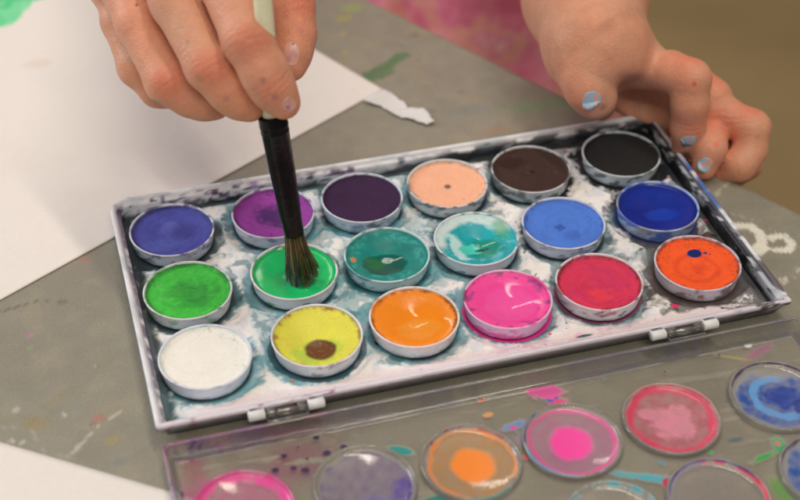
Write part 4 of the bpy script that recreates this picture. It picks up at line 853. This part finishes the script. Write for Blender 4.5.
def onsurf(V, x, y):            # nearest skin point seen at a photo pixel
    c_ = (V-CT)@CR; px = 400+FPX*c_[:, 0]/-c_[:, 2]; py = 250-FPX*c_[:, 1]/-c_[:, 2]; d = np.hypot(px-x, py-y); k = np.where(d < 3, -c_[:, 2], 1e9)
    return V[int(k.argmin())] if k.min() < 1e8 else V[int(d.argmin())]
ex1 = [(onsurf(V1, 186, 40), .10, (150, 120, 90), .35), (onsurf(V1, 128, 60), .12, (120, 150, 120), .35), (onsurf(V1, 225, 100), .13, (150, 100, 110), .35), (onsurf(V1, 302, 30), .12, (190, 120, 130), .4), (onsurf(V1, 277, 98), .12, (90, 90, 110), .35), (onsurf(V1, 137, 2), .07, (120, 60, 40), .9), (onsurf(V1, 261, 81), .10, (120, 100, 100), .5), (onsurf(V1, 155, 105), .22, (80, 120, 110), .7), (onsurf(V1, 199, 80), .16, (160, 130, 100), .45), (onsurf(V1, 300, 17), .07, (225, 150, 60), .7)]
c1, a1, k1 = skin_attrs(V1, j1, t1, ex1)
# --- the hand on the corner of the tin
d0 = depth_of(P(655, 72, 3.3))
dt_ = depth_of(P(684, 147, -.02)); dm_ = depth_of(P(704, 167, -.28))
idx2 = [(Dp(642, 70, dt_-.4), .72), (Dp(670, 71, dt_-1.4), .72), (Dp(691, 79, dt_-1.8), .71), (Dp(690, 104, dt_-1.5), .67), (Dp(688, 127, dt_-.9), .63), (Dp(685, 147, dt_-.15), .52)]
mid2 = [(Dp(662, 75, dt_+.9), .76), (Dp(694, 84, dt_+.3), .72), (Dp(712, 98, dt_+.1), .71), (Dp(714, 126, dt_+.25), .65), (Dp(710, 149, dm_-.15), .59), (Dp(704, 167, dm_), .50)]
rin2 = [(Dp(676, 86, d0+2.5), .78), (Dp(720, 112, d0+2.1), .68), (Dp(752, 128, d0+1.7), .67), (Dp(750, 150, d0+1.8), .61), (Dp(740, 165, d0+1.7), .60), (Dp(724, 172, d0+2.2), .50)]
pin2 = [(Dp(684, 100, d0+3.3), .76), (Dp(716, 130, d0+3.0), .64), (Dp(746, 148, d0+2.7), .60), (Dp(748, 164, d0+2.9), .54), (Dp(738, 174, d0+3.3), .48)]
thb2 = [(Dp(592, 62, d0+.5), 1.05), (Dp(585, 76, d0+.1), .90), (Dp(588, 88, d0+.1), .84), (Dp(595, 97, d0+.4), .76), (P(602, 105, .56), .58)]
wr2 = Dp(596, 44, d0+.9); up2 = np.array([-.1, .2, 1.]); up2 = unit(up2)
fa2 = P(585, -4, 3.6); el2 = np.array([23.5, 17., 8.0]); sh2 = np.array([28.5, 27., 22.]); fade2 = fa2+(el2-fa2)*.35
palm2 = [(Dp(604, 54, d0+.8), idx2[0][0], 1.15, .70, (up2, 1.2)), (Dp(604, 54, d0+1.0), mid2[0][0], 1.2, .8, (up2, 1.2)), (wr2, Dp(604, 54, d0+.8), 1.7, 1.2), (Dp(612, 74, d0+3.6), Dp(672, 108, d0+3.8), 1.2, 1.2), (wr2, Dp(612, 74, d0+3.4), 1.2, 1.2), (wr2, rin2[0][0], 1.2, .85), (wr2, pin2[0][0], 1.1, .8), (wr2, thb2[0][0], 1.3, 1.1)]
pts = np.array([p for f in (idx2, mid2, rin2, pin2, thb2) for p, r in f]+[wr2, fa2, fade2]); lo = pts.min(0)-2.4; hi = pts.max(0)+2.4
F2 = Field(lo, hi, .09)
D = hand(F2, [idx2, mid2, rin2, pin2, thb2], palm2, kp=.4, arm= [(wr2, fa2, 1.85, 2.25), (fa2, fade2, 2.25, 2.5)], carve=[(Dp(624, 84, d0-2.5), Dp(627, 90, d0+1.3), .30, .30), (Dp(652, 92, d0-3), Dp(652, 96, d0+2.0), .45, .45), (Dp(643, 108, d0-3), Dp(645, 108, d0+2.4), .95, .95), (Dp(634, 98, d0-3), Dp(638, 98, d0+1.6), .5, .5)])
V2, Fa2 = surface_nets(D, F2.lo, F2.h); V2 = smooth_mesh(V2, Fa2, 2)
j2 = [jt(idx2, 2, up2), jt(mid2, 2, up2), jt(rin2, 2, up2), jt(mid2, 3, nb), jt(idx2, 4, nb)]
t2 = [(idx2[-1][0], .55), (mid2[-1][0], .5), (thb2[-1][0], .6), (rin2[-1][0], .5)]
ex2 = [(onsurf(V2, 717, 142), .16, (220, 80, 70), .45), (onsurf(V2, 612, 60), .15, (200, 120, 80), .3), (onsurf(V2, 604, 110), .16, (90, 60, 60), .4), (onsurf(V2, 758, 140), .12, (190, 110, 90), .4), (onsurf(V2, 693, 86), .10, (200, 90, 40), .8), (onsurf(V2, 685, 157), .25, (60, 45, 42), .8)]
c2, a2, k2 = skin_attrs(V2, j2, t2, ex2)
# --- upper arms, torso under the top, neck (coarse field)
n3 = np.array([en[0], en[1], 0]); e3 = np.array([ed[0], ed[1], 0])
tc = np.array([22.4, 37.6, 0])
def coarse(prims, h=.45):
    pts = np.array([q for p in prims for q in (p[0], p[1])]); R = max(max(p[2], p[3]) for p in prims)+1.5
    F = Field(pts.min(0)-R, pts.max(0)+R, h); D = F.blank()
    for p in prims: F.cone(D, p[0], p[1], p[2], p[3], p[4], p[5] if len(p) > 5 else None)
    V, Fa = surface_nets(D, F.lo, F.h); return smooth_mesh(V, Fa, 2), Fa
armR = coarse([(fade-unit(el1-fade)*1.0, el1, 2.1, 2.7, 1), (el1, sh1, 2.7, 3.4, 1.5), (sh1, tc+np.array([0, 0, 20]), 3.4, 5, 2), (tc+np.array([0, 0, 22]), tc+np.array([-1, -1, 32]), 3.6, 3.2, 2), (fade2-unit(el2-fade2)*1.0, el2, 2.4, 2.8, 1), (el2, sh2, 2.8, 3.4, 1.5), (sh2, tc+np.array([0, 0, 20]), 3.4, 5, 2), (tc+np.array([0, 0, 20]), tc+np.array([0, 0, -18]), 7.5, 7.5, 3)])
cA, aA, kA = skin_attrs(armR[0], [], [])
Vb = np.concatenate([V1, V2, armR[0]]); Fb = np.concatenate([Fa1, Fa2+len(V1), armR[1]+len(V1)+len(V2)])
body = mesh('body', Vb-PO, Fb, M_SKIN, person, np.concatenate([c1, c2, cA]), attrs={'along': np.concatenate([a1, a2, aA]), 'crease': np.concatenate([k1, k2, kA])})
# nails
from mathutils.bvhtree import BVHTree
BVH = BVHTree.FromPolygons([tuple(v) for v in Vb[:len(V1)+len(V2)].tolist()], np.concatenate([Fa1, Fa2+len(V1)]).tolist())
BL = (158, 182, 196)
nail(onsurf(V2, 593, 101), CR[:, 0]*.45-CR[:, 1]*.6+nb*.3, unit(nb*.8+CR[:, 1]*.5-CR[:, 0]*.25), .42, .27, BL, .60, 21, person)
nail(onsurf(V2, 688, 144), idx2[-1][0]-idx2[-3][0], unit(nb+CR[:, 0]*.45), .23, .30, BL, .50, 31, person)
nail(onsurf(V2, 704, 167), mid2[-1][0]-mid2[-3][0], unit(nb+CR[:, 0]*.15), .26, .28, BL, .50, 26, person)
nail(onsurf(V1, 291, 56), thb[-1][0]-thb[-2][0], unit(nb+CR[:, 0]*.05), .29, .36, None, .5, 41, person)
nail(onsurf(V1, 290, 107), (idx[-1][0]-idx[-2][0])*.8+CR[:, 0]*.1, unit(nb*.7+CR[:, 0]*.45-CR[:, 1]*.35), .24, .24, None, .45, 43, person)

# top
def shirt_mat():
    m, nt, bs, out = newmat('tie_dye_cotton'); vec = objcoord(nt)
    r = N(nt, 'ShaderNodeValToRGB'); nt.links.new(noise(nt, vec, 24, 4, .65), r.inputs[0]); e = r.color_ramp.elements
    e[0].position = .36; e[0].color = (.74, .17, .28, 1); e[1].position = .66; e[1].color = (.90, .66, .62, 1); x = e.new(.46); x.color = (.84, .26, .40, 1); x = e.new(.55); x.color = (.88, .45, .36, 1); x = e.new(.60); x.color = (.84, .30, .44, 1)
    nt.links.new(r.outputs[0], bs.inputs['Base Color']); bs.inputs['Roughness'].default_value = .85; bs.inputs['Specular IOR Level'].default_value = .15
    bump(nt, bs, noise(nt, vec, 22, 3), .6, .006); return m
M_SHIRT = shirt_mat()
def T(a, b, z): return tc+e3*a+n3*b+np.array([0, 0, z])
pr = [(T(-5, 0, -16), T(-4, 0, 18), 8.6, 8.2, 3), (T(5, 0, -16), T(4, 0, 18), 8.6, 8.2, 3), (T(-6, -2, -20), T(-8, -16, -19), 7.6, 6.5, 3), (T(6, -2, -20), T(8, -16, -19), 7.6, 6.5, 3), (T(0, 0, -20), T(0, -14, -18), 7, 6, 3), (T(0, 0, 18), sh1*.75+T(0, 0, 20)*.25, 6.5, 4.3, 2), (T(0, 0, 18), sh2*.75+T(0, 0, 20)*.25, 6.5, 4.3, 2), (sh1, sh1*.6+el1*.4, 4.4, 3.9, 1.5), (sh2, sh2*.6+el2*.4, 4.4, 3.9, 1.5)]
Vs, Fs = coarse(pr, .6)
nrm = fbm(Vs@e3*.6, Vs[:, 2]*.35+Vs@n3*.2, .35, 3, 180)-.5; cen = tc+np.outer(np.ones(len(Vs)), [0, 0, 0]); dr = Vs-cen; dr[:, 2] = 0; dr /= np.linalg.norm(dr, axis=1)[:, None]+1e-6
fold = np.sin((Vs@e3)*.9+(Vs[:, 2])*.35+6*fbm(Vs@e3*.3, Vs[:, 2]*.3, .5, 3, 181))
Vs = Vs+dr*(nrm*2.6+.35*fold)[:, None]
mesh('top', Vs-PO, Fs, M_SHIRT, person)

# ------------------------------------------------------------------ light
def area(name, loc, tgt, sx, sy, power, colr):
    l = bpy.data.lights.new(name, 'AREA'); l.shape = 'RECTANGLE'; l.size = sx; l.size_y = sy; l.energy = power; l.color = colr
    o = bpy.data.objects.new(name, l); o.location = loc; o.rotation_euler = (Vector(tgt)-Vector(loc)).to_track_quat('-Z', 'Y').to_euler(); return link(o)
area('window_light', (-1.7, 1.35, 1.05), (.08, -.03, 0), .75, 1.0, 27, (.90, .94, 1.0))
area('ceiling_or_fill_lamp', (.45, .10, 1.8), (.08, -.03, 0), 1.5, .08, 12, (1.0, .88, .72))
area('ceiling_or_fill_lamp', (-.25, -.35, 1.8), (.08, -.03, 0), 1.5, .08, 4, (1.0, .88, .72))
area('ceiling_or_fill_lamp', (-.2, -1.5, 1.9), (.15, .2, 0), 1.5, .08, 19, (1.0, .90, .76))  # added fill, no known lamp: brightens the child's front and the cup fronts
area('ceiling_or_fill_lamp', (.20, 1.75, 1.55), (.08, -.03, 0), 1.1, .06, 5, (1.0, .93, .82))
w = bpy.data.worlds.new('World'); bpy.context.scene.world = w; w.use_nodes = True
bg = w.node_tree.nodes['Background']; bg.inputs[0].default_value = (1.0, .93, .84, 1); bg.inputs[1].default_value = .22

# ------------------------------------------------------------------ camera
cd = bpy.data.cameras.new('camera'); cam = bpy.data.objects.new('camera', cd); link(cam)
cam.matrix_world = Matrix([[*CR[0], CT[0]*SC], [*CR[1], CT[1]*SC], [*CR[2], CT[2]*SC], [0, 0, 0, 1]])
cd.sensor_width = 36; cd.sensor_fit = 'HORIZONTAL'; cd.lens = FPX/800*36; cd.clip_start = .02; cd.clip_end = 50
cd.dof.use_dof = True; cd.dof.focus_distance = .474; cd.dof.aperture_fstop = 8.5
S_ = bpy.context.scene; S_.camera = cam
S_.view_settings.view_transform = 'Standard'; S_.view_settings.look = 'None'; S_.view_settings.exposure = -0.06; S_.view_settings.gamma = 1
S_.render.engine = 'CYCLES'; S_.cycles.transparent_max_bounces = 24; S_.cycles.max_bounces = 8; S_.cycles.use_denoising = True
S_.cycles.sample_clamp_indirect = 4; S_.cycles.blur_glossy = .5
